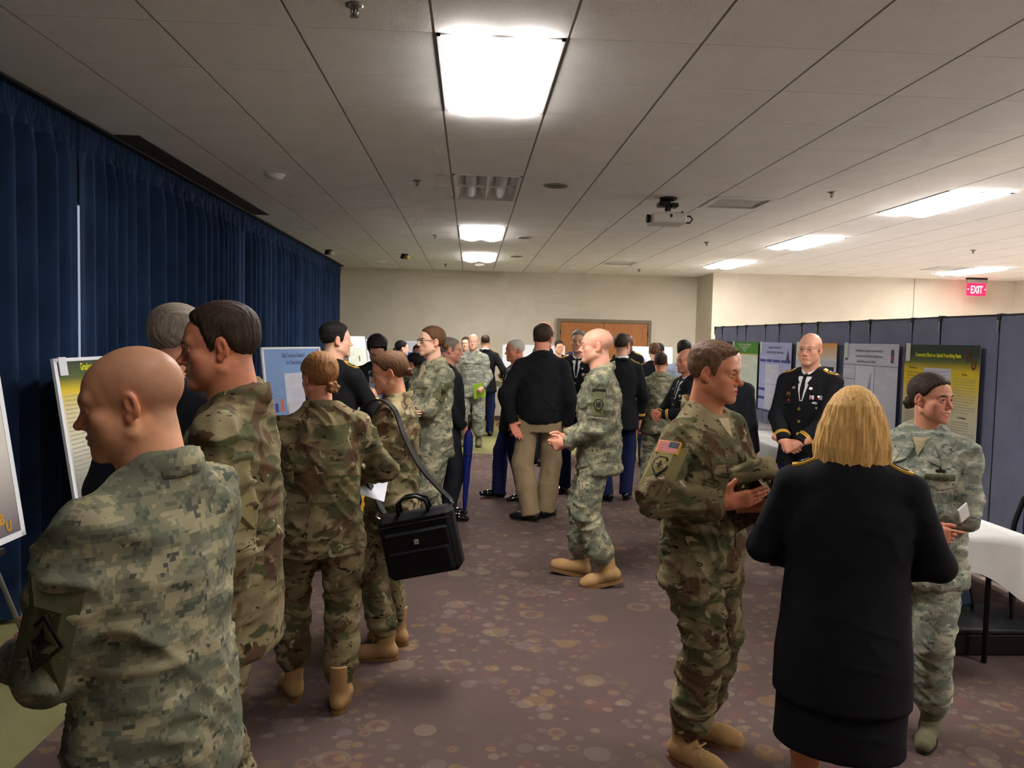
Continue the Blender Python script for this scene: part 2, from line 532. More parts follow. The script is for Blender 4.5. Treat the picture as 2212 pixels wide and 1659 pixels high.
# ------------------------------------------------------------------ hands
_HANDS = {}
HAND_POSES = {   # finger curls (three joints, degrees), thumb swing
    'relaxed': ((22, 30, 20), (26, 34, 22), (30, 38, 24), (34, 40, 26), 25),
    'open': ((4, 8, 6), (5, 8, 6), (6, 10, 6), (8, 12, 8), 45),
    'fist': ((70, 85, 45), (74, 88, 48), (76, 90, 50), (78, 90, 50), -12),
    'clasp': ((40, 48, 30), (44, 50, 32), (46, 52, 32), (48, 52, 32), 5),
    'grip': ((50, 60, 35), (54, 64, 38), (58, 66, 40), (60, 66, 40), 0),
    'point': ((8, 10, 6), (50, 62, 40), (58, 66, 40), (60, 66, 40), 8),
}
def hand_mesh(pose, h):
    key = (pose, h)
    if key in _HANDS: return _HANDS[key]
    f = Field((-.1, -.1, -.13), (.07, .2, .06), h)
    f.cone((0, -.095, 0), (0, -.02, 0), .030, .0255, .0)
    f.cone((0, -.03, 0), (0, .02, 0), .0255, .026, .01)
    xs = (-.030, -.0105, .0100, .0290); lens = (.074, .082, .076, .060)
    ps = HAND_POSES[pose]
    for i, x in enumerate(xs):
        base = V3(x, .092 - abs(x+.005)*.25, 0)
        f.cone((x*.55, .012, 0), base, .0165, .0125, .014)
        p = base; ang = 0; L = lens[i]; r = .0092 - (.0012 if i == 3 else 0)
        for j, fr in enumerate((.46, .30, .24)):
            ang += ps[i][j]
            q = p + L*fr*V3(x*.15, math.cos(R_(ang)), -math.sin(R_(ang)))
            f.cone(p, q, r - j*.0008, r - .0008 - j*.0008, .004 if j else .008)
            p = q
    sw = ps[4]
    b0 = V3(-.016, .018, -.006); a = R_(sw+18)
    b1 = b0 + .045*V3(-math.sin(a)*.9-.25, math.cos(a)*.8, -.22); b2 = b1 + .032*V3(-math.sin(a*.6)*.8, math.cos(a*.6), -.18); b3 = b2 + .026*V3(-math.sin(a*.25)*.6, math.cos(a*.25), -.15)
    f.cone(b0, b1, .017, .0125, .014); f.cone(b1, b2, .0122, .0105, .006); f.cone(b2, b3, .0105, .0088, .004)
    V, F = f.mesh(); V = relax(V, F, 1, .4)
    _HANDS[key] = (V, F)
    return V, F

def place_hand(pose, h, wrist, d, pn, left):
    V, F = hand_mesh(pose, h)
    V = V.copy()
    if left: V[:, 0] *= -1; F = F[:, ::-1]
    y = nrm(d); z = -np.asarray(pn, float); z = nrm(z - y*(z @ y)); x = np.cross(y, z)
    return V @ np.stack([x, y, z]) + wrist, F

# ------------------------------------------------------------------ footwear (one mesh per kind, shared)
_SHOES = {}
def shoe_mesh(kind):
    if kind in _SHOES: return _SHOES[kind]
    f = Field((-.09, -.13, -.01), (.09, .24, .33), .006)
    if kind == 'boot':
        f.cone((0, -.02, .27), (0, -.012, .10), .056, .049)
        f.cone((0, -.045, .06), (0, .0, .07), .043, .046, .03)
        f.cone((0, .0, .062), (0, .125, .048), .046, .044, .03)
        f.cone((0, .12, .046), (0, .165, .042), .046, .040, .02)
        for i in range(6):     # lacing ridges
            t = i/5; f.cone((-.03, .03+.055*(1-t), .085+.16*t-.0), (.03, .03+.055*(1-t), .085+.16*t), .006, .006, .006)
        f.put(lambda X, Y, Z: np.maximum(Z - .262, -.5) + 0*X + 0*Y, (-.1, -.2, -.1), (.1, .3, .4), 0, 'int')
    elif kind == 'shoe':
        f.cone((0, -.05, .055), (0, .0, .06), .040, .040)
        f.cone((0, .0, .052), (0, .12, .036), .042, .040, .03)
        f.cone((0, .12, .036), (0, .19, .028), .040, .026, .02)
    elif kind == 'pump':
        f.cone((0, -.05, .065), (0, .0, .055), .034, .036)
        f.cone((0, .0, .045), (0, .12, .03), .034, .036, .03)
        f.cone((0, .12, .03), (0, .17, .024), .036, .02, .02)
    f.put(lambda X, Y, Z: .018 - Z + 0*X + 0*Y, (-.1, -.2, -.1), (.1, .3, .4), 0, 'int')
    V, F = f.mesh(); V = relax(V, F, 1, .3)
    me = mesh_np('boot_upper', V, F)
    # sole
    out = []
    for i in range(28):
        w = 2*math.pi*i/28; c, s = math.cos(w), math.sin(w)
        y = .055 + .148*s if s > 0 else .055 + .145*s
        wd = .048 if s > -.2 else .043
        if kind != 'boot': wd -= .005
        out.append((wd*math.copysign(abs(c)**.7, c), y))
    mb = MB(); mb.prism(out, 0.0, .024 if kind == 'boot' else .016)
    if kind == 'pump': mb.tube([(0, -.075, 0), (0, -.07, .05)], [.012, .022], 8)
    ms = mb.mesh('boot_sole')
    _SHOES[kind] = (me, ms)
    return _SHOES[kind]

_EYE = []
def eye_mesh():
    if _EYE: return _EYE[0]
    mb = MB(); prof = []
    n, m = 14, 10
    vs = []; fs = []; mi = []
    for i in range(m+1):
        a = math.pi*i/m
        for j in range(n):
            w = 2*math.pi*j/n
            vs.append((.0122*math.sin(a)*math.cos(w), .0122*math.cos(a), .0122*math.sin(a)*math.sin(w)))
    for i in range(m):
        for j in range(n):
            fs.append((i*n+j, i*n+(j+1) % n, (i+1)*n+(j+1) % n, (i+1)*n+j)); mi.append(1 if i < 2 else 0)
    me = bpy.data.meshes.new('eye'); me.from_pydata(vs, [], fs)
    me.materials.append(M_EYEW); me.materials.append(M_IRIS)
    me.polygons.foreach_set('material_index', mi); me.polygons.foreach_set('use_smooth', [True]*len(fs)); me.update()
    _EYE.append(me); return me

# ------------------------------------------------------------------ heads
def head_field(h, q, neck_pt, female):
    """q: proportions; neck_pt: neck base in the head frame.  Origin between the eyes' level, +Y is the face."""
    f = Field((-.115-q.get('pad', 0), -.155, -.26), (.115+q.get('pad', 0), .15, .155), h)
    jw = q.get('jaw', 1.0)*(.92 if female else 1.0); ch = q.get('chin', 1.0)*(.85 if female else 1.0)
    ns = q.get('nose', 1.0)*(.88 if female else 1.0); br = q.get('brow', 1.0)*(.45 if female else 1.0)
    f.ell((0, -.016, .036), (.0755, .0985, .084))
    f.ell((0, .030, .022), (.0640, .0640, .070), .02)
    f.ell((0, .034, -.028), (.0560*jw, .0560, .070), .02)
    for sx in (-1, 1):
        f.cone((sx*.050*jw, .002, -.058), (sx*.018, .074, -.100), .0215, .0175*ch, .025)
        f.ell((sx*.044, .058, -.024), (.020, .020, .018), .018)
        f.ell((sx*.036*jw, .040, -.052), (.0265, .034, .040), .024)
    f.ell((0, .076, -.101), (.019*ch, .016, .0155), .018)
    f.ell((0, .062, -.064), (.036, .034, .036), .02)
    f.cone((-.040, .074, .020), (0, .0855, .018), .0085*br+.002, .0085*br+.002, .02)
    f.cone((.040, .074, .020), (0, .0855, .018), .0085*br+.002, .0085*br+.002, .02)
    for sx in (-1, 1):
        f.ell((sx*.0315, .098, -.002), (.0185, .016, .0125), .012, 'sub')
    hd = f.D.copy()          # hair grows on this
    f.cone((0, .086, .010), (0, .100+.008*ns, -.030), .0065, .0090*ns, .010)
    f.ell((0, .101+.010*ns, -.033), (.0105*ns, .0105*ns, .0095*ns), .008)
    for sx in (-1, 1):
        f.ell((sx*.0125*ns, .0945, -.038), (.0078, .0100, .0072), .006)
        # eyelids: upper and lower rims around the ball
        f.cone((sx*.0185, .0855, .0045), (sx*.0315, .0905, .0085), .0034, .0040, .004)
        f.cone((sx*.0315, .0905, .0085), (sx*.0455, .0800, .0030), .0040, .0034, .004)
        f.cone((sx*.0190, .0850, -.0060), (sx*.0315, .0880, -.0085), .0032, .0036, .005)
        f.cone((sx*.0315, .0880, -.0085), (sx*.0450, .0795, -.0050), .0036, .0032, .005)
    mo = q.get('open', 0.0); sm = q.get('smile', 0.0); cx = .007*sm; cz = .009*sm; cb = .004*sm
    f.cone((-.025-cx, .0890-cb, -.0655+cz), (0, .0965, -.0620), .0030, .0050, .005); f.cone((.025+cx, .0890-cb, -.0655+cz), (0, .0965, -.0620), .0030, .0050, .005)
    f.cone((-.023-cx, .0880-cb, -.0695-mo*.3+cz), (0, .0945, -.0735-mo), .0030, .0056, .005); f.cone((.023+cx, .0880-cb, -.0695-mo*.3+cz), (0, .0945, -.0735-mo), .0030, .0056, .005)
    f.ell((0, .103, -.0675-mo*.5+cz*.35), (.026+cx, .0105+cb, .0016+mo*.25), .002, 'sub')
    if mo > 0: f.ell((0, .100, -.0675-mo*.5), (.019, .016, .0035+mo*.5), .002, 'sub')
    for sx in (-1, 1):      # ears
        Re = rotz(sx*22) @ rotx(-12)
        f.ell((sx*.0765, -.014, -.004), (.0075, .0170, .0295), .006, 'add', Re)
        f.ell((sx*.0715, -.004, -.030), (.0085, .010, .012), .008)
        f.ell((sx*.0855, -.0085, .002), (.0085, .0095, .0185), .002, 'sub', Re)
    nr = q.get('neck', 1.0)*(.047 if female else .0585)
    nb = np.asarray(neck_pt, float)
    f.cone((0, -.028, -.055), nb, nr, nr*1.10, .022)
    f.cone((0, .010, -.085), nb + V3(0, .028, 0), nr*.72, nr*.9, .03)
    return f, hd

ZL_M = ((-.16, -.085), (-.09, -.075), (-.055, -.055), (-.036, -.012), (-.014, .028), (.002, .022), (.009, -.012), (.024, -.014), (.036, .024), (.048, .054), (.075, .074), (.16, .080))
ZL_F = ((-.16, -.07), (-.09, -.065), (-.05, -.055), (-.034, -.020), (-.012, .024), (.010, .010), (.030, .022), (.055, .060), (.085, .082), (.16, .086))

def hair_from(f, hd, hs, female):
    """hair shell on the head grid"""
    st = hs['style']
    X = f.ax[0][:, None, None]; Y = f.ax[1][None, :, None]; Z = f.ax[2][None, None, :]
    zl = np.array(ZL_F if female else ZL_M)
    off = hs.get('line', 0.0)
    zline = np.interp(Y, zl[:, 0], zl[:, 1]) + off*np.clip(Y/.08, 0, 1)
    reg = Z - zline + .0028*np.sin(Y*430 + Z*190 + np.abs(X)*310) + .002*np.sin(X*520 - Z*260)
    top = np.clip((Z - .045)/.05, 0, 1)
    tt, ts = hs.get('top', .012), hs.get('side', .006)
    t = ts + (tt-ts)*top
    if 'quiff' in hs: t = t + hs['quiff']*np.clip((Y-.02)/.06, 0, 1)*top
    strand = .0006*np.sin(X*520 + 5*np.sin(Y*30) + Z*40) + .0006*np.sin(X*290 - Y*60 + 3*np.sin(Z*40)) if st not in ('buzz',) else 0
    tap = np.where(Y > .05, .020, .034) if not female else .014
    t = (t + strand*hs.get('rough', 1.0))*np.clip(reg/tap, -1.5, 1)
    if st == 'fade':
        reg = np.minimum(reg, Z - .030 + .25*np.minimum(Y, 0))
        t = tt*np.clip((reg - .034 - .014*np.clip(-Y/.08, 0, 1))/.030, -1.0, 1)
        t = np.minimum(t, tt*np.clip(reg/.010, -1, 1))
    D = hd - t.astype(np.float32)
    g = Field.__new__(Field); g.h, g.lo, g.n, g.ax, g.D = f.h, f.lo, f.n, f.ax, D
    if st == 'bun':
        c = np.array(hs.get('bun', (0, -.118, -.030))); r = hs.get('bunr', .034)
        g.ell(c, (r*1.1, r*.85, r), .012)
        for i in range(5):
            a = 2*math.pi*i/5
            g.ell(c + V3(math.cos(a)*r*.75, -.012, math.sin(a)*r*.7), (r*.45, r*.5, r*.45), .006)
    if st == 'bob':
        def cur(X, Y, Z):
            a = np.interp(Z, (-.17, -.10, -.02, .06, .10, .125), (.136, .140, .124, .096, .066, .02)).astype(np.float32)
            b = np.interp(Z, (-.17, -.10, -.02, .06, .10, .125), (.104, .114, .116, .108, .080, .03)).astype(np.float32)
            w = np.arctan2(X, -(Y+.02)); rip = 1 + .028*np.sin(w*13 + Z*30) + .018*np.sin(w*29 - Z*22) + .012*np.sin(w*51+Z*12)
            k0 = np.sqrt((X/(a*rip))**2 + ((Y+.018)/(b*rip))**2)
            d = (k0-1)*np.minimum(a, b)
            d = np.maximum(d, -.166 + .006*np.sin(w*9) - Z)
            d = np.maximum(d, Z - .118)
            return smax(d, Y - (.030 + .25*np.maximum(Z, 0)), .02)
        g.put(cur, (-.18, -.155, -.19), (.18, .12, .14), .01)
    V, F = g.mesh(); V = relax(V, F, 1, .4)
    return V, F

def paint_head(V, q, skin, hs):
    """per-vertex skin colour in the head frame (linear rgb)"""
    C = np.tile(np.array(lin(skin)), (len(V), 1))
    x, y, z = V[:, 0], V[:, 1], V[:, 2]
    def blend(m, col):
        m = np.clip(m, 0, 1)[:, None]; C[:] = C*(1-m) + np.array(col)*m
    base = np.array(lin(skin))
    red = base*np.array([1.08, .72, .68])
    mo = q.get('open', 0)
    blend(.45*np.exp(-((np.abs(x)-.042)/.018)**2 - ((z+.03)/.018)**2)*(y > .03), red)
    blend(.5*np.exp(-(x/.014)**2 - ((z+.033)/.014)**2)*(y > .09), red)
    blend(.55*(np.abs(x) > .0735)*(np.abs(z) < .04)*(y < .02), red)
    lip = base*np.array([.85, .48, .46])
    sm = q.get('smile', 0.0); z = z - .009*sm*np.clip(np.abs(x)/.030, 0, 1)**2
    blend(.8*np.exp(-(np.abs(x)/(.021+.006*sm))**4 - ((z+.0675+mo*.5)/(.0095*(1-.6*np.clip(np.abs(x)/.022, 0, 1)**2)+mo*.6))**4)*(y > .078), lip)
    if q.get('beard', 0) > 0:
        m = np.clip((-.030 - z - .35*np.clip(.05-y, 0, .1))/.02, 0, 1)*(y > -.02)*(z > -.125)
        blend(q['beard']*m, base*np.array([.42, .40, .42]))
    stub = hs.get('stub', 0)
    if stub > 0:
        zl = np.array(ZL_M); zline = np.interp(y, zl[:, 0], zl[:, 1])
        reg = z - zline
        m = np.clip((reg+.014)/.034, 0, 1)
        if hs.get('crown'):      # bald on top, stubble only round the sides
            m = m*np.clip((hs['crown'] - z)/.03, 0, 1)
        blend(stub*m, lin(hs.get('stubcol', (90, 74, 62))))
    return C

# ------------------------------------------------------------------ people
def ik(a, w, l1, l2, pole):
    a = np.asarray(a, float); w = np.asarray(w, float)
    d = w - a; L = np.linalg.norm(d)
    if L > l1 + l2 - .003:
        w = a + d/L*(l1+l2-.003); d = w - a; L = np.linalg.norm(d)
    u = d/L; c = (l1*l1 + L*L - l2*l2)/(2*L); hgt = math.sqrt(max(0, l1*l1 - c*c))
    p = np.asarray(pole, float); p = p - u*(p @ u); p = nrm(p)
    return a + u*c + p*hgt, w

LOFT = {
    'acu': [(.77, .208, .158, 0), (.9, .203, .155, 0), (1.05, .192, .146, 0), (1.18, .194, .146, 0), (1.29, .196, .142, -.005), (1.38, .165, .120, -.015), (1.455, .112, .090, -.025), (1.525, .074, .072, -.032)],
    'coat': [(.76, .220, .165, 0), (.92, .205, .153, 0), (1.08, .172, .134, 0), (1.22, .186, .140, 0), (1.31, .190, .134, -.005), (1.39, .163, .114, -.012), (1.455, .108, .088, -.022), (1.52, .071, .069, -.032)],
    'bomber': [(.88, .175, .140, 0), (.93, .198, .160, 0), (1.05, .206, .162, 0), (1.18, .205, .156, 0), (1.30, .200, .15, -.005), (1.385, .172, .124, -.012), (1.455, .116, .094, -.022), (1.53, .076, .074, -.032)],
    'wcoat': [(.585, .252, .195, -.01), (.80, .243, .185, -.01), (.95, .228, .168, 0), (1.08, .200, .150, 0), (1.22, .203, .150, .005), (1.31, .198, .138, -.005), (1.39, .168, .116, -.012), (1.455, .110, .088, -.022), (1.52, .068, .066, -.032)],
}

class Person:
    pass

PEOPLE = {}
ONLY = globals().get('ONLY')

def person(key, label, loc, face, H, outfit, female=False, head=(0, 0, 0), skin=(196, 148, 122), hair=None, q=None, arms=None, legs=None,
           lean=0, side=0, twist=0, lod='mid', wide=1.0, deep=1.0, pz=0.0, extras=True, group=None):
    if ONLY and key not in ONLY: return None
    q = q or {}; hair = hair or {'style': 'bald'}; arms = arms or {}; legs = legs or {}
    s = H/1.755
    face = face + math.degrees(math.atan2(-loc[0], loc[1]))     # headings are given as seen from the aisle
    skin = tuple(min(255, c*1.06) for c in skin)
    hv, jv, cv, handv = {'near': (.0028, .0085, .016, .0045), 'mid': (.0042, .011, .02, .006), 'far': (.0075, .017, .028, .009)}[lod]
    seed = sum(ord(c) for c in key)
    P = Person(); P.key = key; P.s = s
    root = empty('person', (loc[0], loc[1], 0), R_(face)); P.root = root
    tag(root, label, 'person', group)
    hip = V3(0, 0, .93 - pz); P.hip = hip
    Rt = rotz(twist) @ roty(side) @ rotx(-lean); P.Rt = Rt
    T = lambda p: Rt @ (np.asarray(p, float) - V3(0, 0, .93)) + hip
    P.T = T
    sw = (.158 if female else .178)*wide
    sh = {k: T((sg*sw, -.012, 1.385)) for k, sg in (('R', 1), ('L', -1))}
    nb = T((0, -.035, 1.445)); piv = T((0, -.012, 1.545))
    hy, hp, hr = head
    Rh = rotz(hy) @ rotx(-hp) @ roty(hr); P.Rh = Rh
    ho = piv + Rh @ V3(0, .022, .090); P.ho = ho
    hs_ = .955 if female else 1.0     # head scale
    # --- arms
    P.arm = {}
    for k, sg in (('R', 1), ('L', -1)):
        a = arms.get(k, {})
        w = V3(*a['w']) if 'w' in a else sh[k] + V3(sg*.07, .05, -.53)
        pole = a.get('pole', (sg*.5, -1, -.15))
        el, w = ik(sh[k], w, .295, .262, pole)
        fd = nrm(w - el)
        d = nrm(a.get('d', fd)); pn = a.get('n', (-sg, 0, 0))
        P.arm[k] = (sh[k], el, w, d, pn, a.get('pose', 'relaxed'))
    # --- legs
    P.leg = {}
    for k, sg in (('R', 1), ('L', -1)):
        l = legs.get(k, (sg*.115, 0.0, -sg*8))
        x, y, yaw = l[0], l[1], l[2]; lift = l[3] if len(l) > 3 else 0; tilt = l[4] if len(l) > 4 else 0
        Rf = rotz(yaw) @ rotx(tilt)
        org = V3(x, y, lift)
        ank = org + Rf @ V3(0, -.01, .10)
        hj = hip + V3(sg*.095, 0, 0)
        kn, ank2 = ik(hj, ank, .425, .425, rotz(yaw) @ V3(0, 1, 0))
        P.leg[k] = (hj, kn, ank, org, Rf)
    # --- body: head + neck + hands + trunk and limbs, one mesh
    f, hd = head_field(hv/hs_, q, np.linalg.inv(Rh) @ (nb - ho)/hs_, female)
    VH, FH = f.mesh(); VH = relax(VH, FH, 1, .35)
    CH = paint_head(VH, q, skin, hair)
    Vs = [VH*hs_ @ Rh.T + ho]; Fs = [FH]; Cs = [CH]
    off = len(VH)
    for k in ('R', 'L'):
        if arms.get(k, {}).get('hide'): continue
        sj, el, w, d, pn, pose = P.arm[k]
        V, F = place_hand(pose, handv, w, d, pn, k == 'L')
        if female: V = (V - w)*.9 + w
        Vs.append(V); Fs.append(F + off); off += len(V)
        c = np.tile(np.array(lin(skin))*np.array([1.04, .92, .90]), (len(V), 1)); Cs.append(c)
    g = Field((-.45, -.45, .02), (.45, .65, 1.55), cv)
    g.put(f_loft([(.85, .14, .10, 0), (1.05, .125, .095, 0), (1.3, .15, .10, 0), (1.38, .12, .08, -.015), (1.45, .06, .06, -.03)], Rt, hip + 0*hip, .86, 1.45), (-.4, -.4, .8), (.4, .5, 1.55))
    bare = outfit.get('bare_legs')
    for k in ('R', 'L'):
        sj, el, w = P.arm[k][:3]
        g.cone(sj, el, .042, .034, .03); g.cone(el, w, .034, .024, .02)
        hj, kn, ank = P.leg[k][:3]
        kr = (.085, .056, .060, .038) if bare else (.06, .045, .045, .035)
        g.cone(hj, kn, kr[0], kr[1], .03); g.cone(kn, kn*.62+ank*.38, kr[1], kr[2], .02); g.cone(kn*.62+ank*.38, ank, kr[2], kr[3], .02)
    V, F = g.mesh(); V = relax(V, F, 2, .5)
    Vs.append(V); Fs.append(F + off); Cs.append(np.tile(np.array(lin(skin)), (len(V), 1)))
    Vb = np.concatenate(Vs)*s; Fb = np.concatenate(Fs); Cb = np.concatenate(Cs)
    me = mesh_np('body', Vb, Fb)
    ca = me.color_attributes.new('Col', 'FLOAT_COLOR', 'POINT')
    if len(me.vertices) == len(Cb):
        ca.data.foreach_set('color', np.concatenate([Cb, np.ones((len(Cb), 1))], 1).astype(np.float32).ravel())
    P.body = obj('body', me, M_SKIN, root)
    hmat = lambda p: Vector((np.asarray(Rh @ (np.asarray(p)*hs_) + ho)*s))
    P.hmat = hmat
    Mh = Matrix([[*(Rh[i]*s*hs_), float(ho[i]*s)] for i in range(3)] + [[0, 0, 0, 1]]); P.Mh = Mh
    # --- eyes, brows
    if lod != 'far' and extras:
        for sx in (-1, 1):
            e = obj('eye', eye_mesh(), None, root); e.matrix_local = Mh @ Matrix.Translation((sx*.0315, .0765, .0005)) @ Matrix.Rotation(R_(-4), 4, 'X')
            mb = MB()
            pts = [(sx*.012, .0940, .0160), (sx*.022, .0950, .0200), (sx*.034, .0915, .0220), (sx*.044, .0835, .0205), (sx*.051, .0740, .0150)]
            mb.tube([Mh @ Vector(p) for p in pts], [.0020*s, .0034*s, .0034*s, .0028*s, .0012*s], 6)
            mb.build('eyebrow', hair.get('browmat', M_LASH), root, True)
            mb = MB(); pts = [(sx*.0195, .0878, .0020), (sx*.0315, .0918, .0056), (sx*.0450, .0812, .0008)]
            mb.tube([Mh @ Vector(p) for p in pts], [.0008*s, .0014*s, .0010*s], 5)
            mb.build('eyelash', M_LASH, root, True)
    # --- hair
    if hair['style'] != 'bald':
        V, F = hair_from(f, hd, hair, female)
        if len(F):
            me = mesh_np('hair', (V*hs_ @ Rh.T + ho)*s, F)
            P.hair = obj('hair', me, hair['mat'], root)
    # --- trousers / skirt
    ok = outfit
    lo = hip + V3(-.55, -.55, -.93); hi = hip + V3(.55, .7, .15)
    if ok.get('legs'):
        kind, mt = ok['legs']
        g = Field((-.45, -.45, 0), (.45, .6, 1.08), jv)
        fa = .93 if female else 1.0
        g.put(f_loft([(.78, .170, .125, 0), (.9, .178*fa+.006*female, .135, -.005), (1.04, .160, .122, 0)], np.eye(3), hip*0, .80-pz, 1.04-pz), (-.3, -.3, .75), (.3, .3, 1.06))
        for k in ('R', 'L'):
            hj, kn, ank = P.leg[k][:3]
            if kind == 'bloused':
                mid = kn*.45 + ank*.55; low = ank + (kn-ank)*.30; tip = ank + (kn-ank)*.18
                g.cone(hj + V3(0, 0, -.02), kn, .110*wide, .088, .03); g.cone(kn, mid, .088, .084, .02); g.cone(mid, low, .084, .088, .02); g.cone(low, tip, .084, .062, .015)
            else:
                foot = ank + V3(0, .012, -.045)
                lr = ok.get('baggy', 1.0); g.cone(hj + V3(0, 0, -.02), kn, .094*wide, .080*lr, .03); g.cone(kn, foot, .080*lr, .074*lr, .02, cut=(foot + V3(0, 0, .0), nrm(ank-kn)))
        V, F = g.mesh(); V = relax(V, F, 2, .5)
        amp = .016 if kind == 'bloused' else .008
        Vf = folds(V, F, amp, seed, 1.3 if kind == 'bloused' else .25, 20 if kind == 'bloused' else 11)
        me = mesh_np('trousers', Vf*s, F); P.trousers = obj('trousers', me, mt, root)
        P.tr = (Vf*s, F)
    if ok.get('skirt'):
        g = Field((-.32, -.3, .36), (.32, .3, 1.05), jv)
        g.put(f_loft([(.40, .236, .180, -.01), (.6, .230, .172, -.01), (.9, .195, .145, 0), (1.04, .16, .12, 0)], np.eye(3), hip*0, .40, 1.04), (-.3, -.3, .36), (.3, .3, 1.05))
        V, F = g.mesh(); V = relax(V, F, 2, .5)
        obj('skirt', mesh_np('skirt', folds(V, F, .004, seed, .1, 9)*s, F), ok['skirt'], root)
    # --- footwear
    if ok.get('feet'):
        kind, mu, ms = ok['feet']
        m1, m2 = shoe_mesh(kind)
        for k in ('R', 'L'):
            org, Rf = P.leg[k][3:5]
            sc_ = s*(.9 if female else 1.0)
            M = Matrix([[*(Rf[i]*sc_), float(org[i]*s)] for i in range(3)] + [[0, 0, 0, 1]])
            o = bpy.data.objects.new('boot' if kind == 'boot' else 'shoe', m1.copy() if m1.materials and m1.materials[0] != mu else m1)
            if not o.data.materials: o.data.materials.append(mu)
            else: o.data.materials[0] = mu
            link(o, root); o.matrix_local = M
            o2 = bpy.data.objects.new('sole', m2.copy() if m2.materials and m2.materials[0] != ms else m2)
            if not o2.data.materials: o2.data.materials.append(ms)
            else: o2.data.materials[0] = ms
            link(o2, o)
    # --- jacket
    if ok.get('top'):
        kind, mt = ok['top']
        tab = [list(r) for r in LOFT[kind]]
        for r in tab:
            r[1] *= (wide if kind != 'wcoat' else 1+(wide-1)*min(1, max(.18, (r[0]-.85)/.42)))*(.93 if female else 1.0); r[2] *= deep
            if female and 1.15 < r[0] < 1.35: r[2] += .018; r[3] += .012
        tab[-1][1] = .070 if not female else .060; tab[-1][2] = .068 if not female else .06
        zlo = ok.get('hem', tab[0][0]); ztop = {'acu': 1.515, 'bomber': 1.52}.get(kind, 1.495)
        g = Field((-.55, -.5, .5), (.55, .75, 1.66), jv)
        g.put(f_loft(tab, Rt, V3(0, 0, .93), zlo, ztop, .01) if pz == 0 else (lambda ff: (lambda X, Y, Z: ff(X, Y, Z+pz)))(f_loft(tab, Rt, V3(0, 0, .93), zlo, ztop, .01)), (-.5, -.5, .5), (.5, .7, 1.66))
        sr = {'acu': (.071, .067, .053), 'bomber': (.074, .072, .056)}.get(kind, (.067, .059, .048))
        ff = (.92 if female else 1.0)*ok.get('sleeve', 1.0)
        for k in ('R', 'L'):
            sg = 1 if k == 'R' else -1
            sj, el, w = P.arm[k][:3]
            g.cone(T((sg*.048, -.026, 1.450)), sj + V3(0, 0, .004), .052, .064*ff, .06)
            fd = nrm(w-el); wc = w - fd*.012
            a0 = f_cone(sj, el, sr[0]*ff, sr[1]*ff); a1 = f_cone(el, w, sr[1]*ff, sr[2]*ff)
            lo_ = np.minimum(np.minimum(sj, el), w) - .1; hi_ = np.maximum(np.maximum(sj, el), w) + .1
            g.put(lambda X, Y, Z: np.maximum(smin(a0(X, Y, Z), a1(X, Y, Z), .03), (X-wc[0])*fd[0]+(Y-wc[1])*fd[1]+(Z-wc[2])*fd[2]), lo_, hi_, .025)
        V, F = g.mesh(); V = relax(V, F, 2, .5)
        amp = {'acu': .018, 'bomber': .009}.get(kind, .0045)
        Vf = folds(V, F, amp, seed+3, .6, 19 if kind == 'acu' else 12)
        me = mesh_np('jacket', Vf*s, F); P.jacket = obj('jacket', me, mt, root)
        P.jk = (Vf*s, F); P._jb = None
        # collar
        if lod != 'far' or kind != 'acu':
            collar(P, kind, ok.get('collar', mt), female)
    PEOPLE[key] = P
    return P

def collar(P, kind, mt, female, name='collar'):
    """standing or folded collar band round the neck, open at the front"""
    r0 = (.074 if female else .086) if kind == 'acu' else (.068 if female else .080)
    hgt = {'acu': .044, 'bomber': .046}.get(kind, .020)
    n = 26; gap = {'acu': .55, 'bomber': .5}.get(kind, .75)
    vs = []
    for i in range(n+1):
        a = gap + (2*math.pi-2*gap)*i/n          # angle from the front
        fr = .5+.5*math.cos(a)
        for (rr, zz) in ((r0*1.04, 1.480-.058*fr), (r0*.98, 1.488+hgt-.060*fr), (r0*.92, 1.488+hgt-.061*fr), (r0*.92, 1.470-.058*fr)):
            vs.append(P.T((rr*math.sin(a), -.035+rr*1.02*math.cos(a)+.012*fr, zz))*P.s)
    fs = []
    for i in range(n):
        for j in range(4):
            fs.append((i*4+j, i*4+(j+1) % 4, (i+1)*4+(j+1) % 4, (i+1)*4+j))
    fs += [(0, 3, 2, 1), (n*4, n*4+1, n*4+2, n*4+3)]
    return MB().raw(vs, fs).build(name, mt, P.root, True)

def jb(P):
    if P._jb is None: P._jb = bvh(*P.jk)
    return P._jb

def rect(w, h, m=4):
    o = []
    for (a, b) in (((-1, -1), (1, -1)), ((1, -1), (1, 1)), ((1, 1), (-1, 1)), ((-1, 1), (-1, -1))):
        for i in range(m):
            t = i/m; o.append(((a[0]+(b[0]-a[0])*t)*w/2, (a[1]+(b[1]-a[1])*t)*h/2))
    return o
def oval(w, h, n=18): return [(w/2*math.cos(2*math.pi*i/n), h/2*math.sin(2*math.pi*i/n)) for i in range(n)]

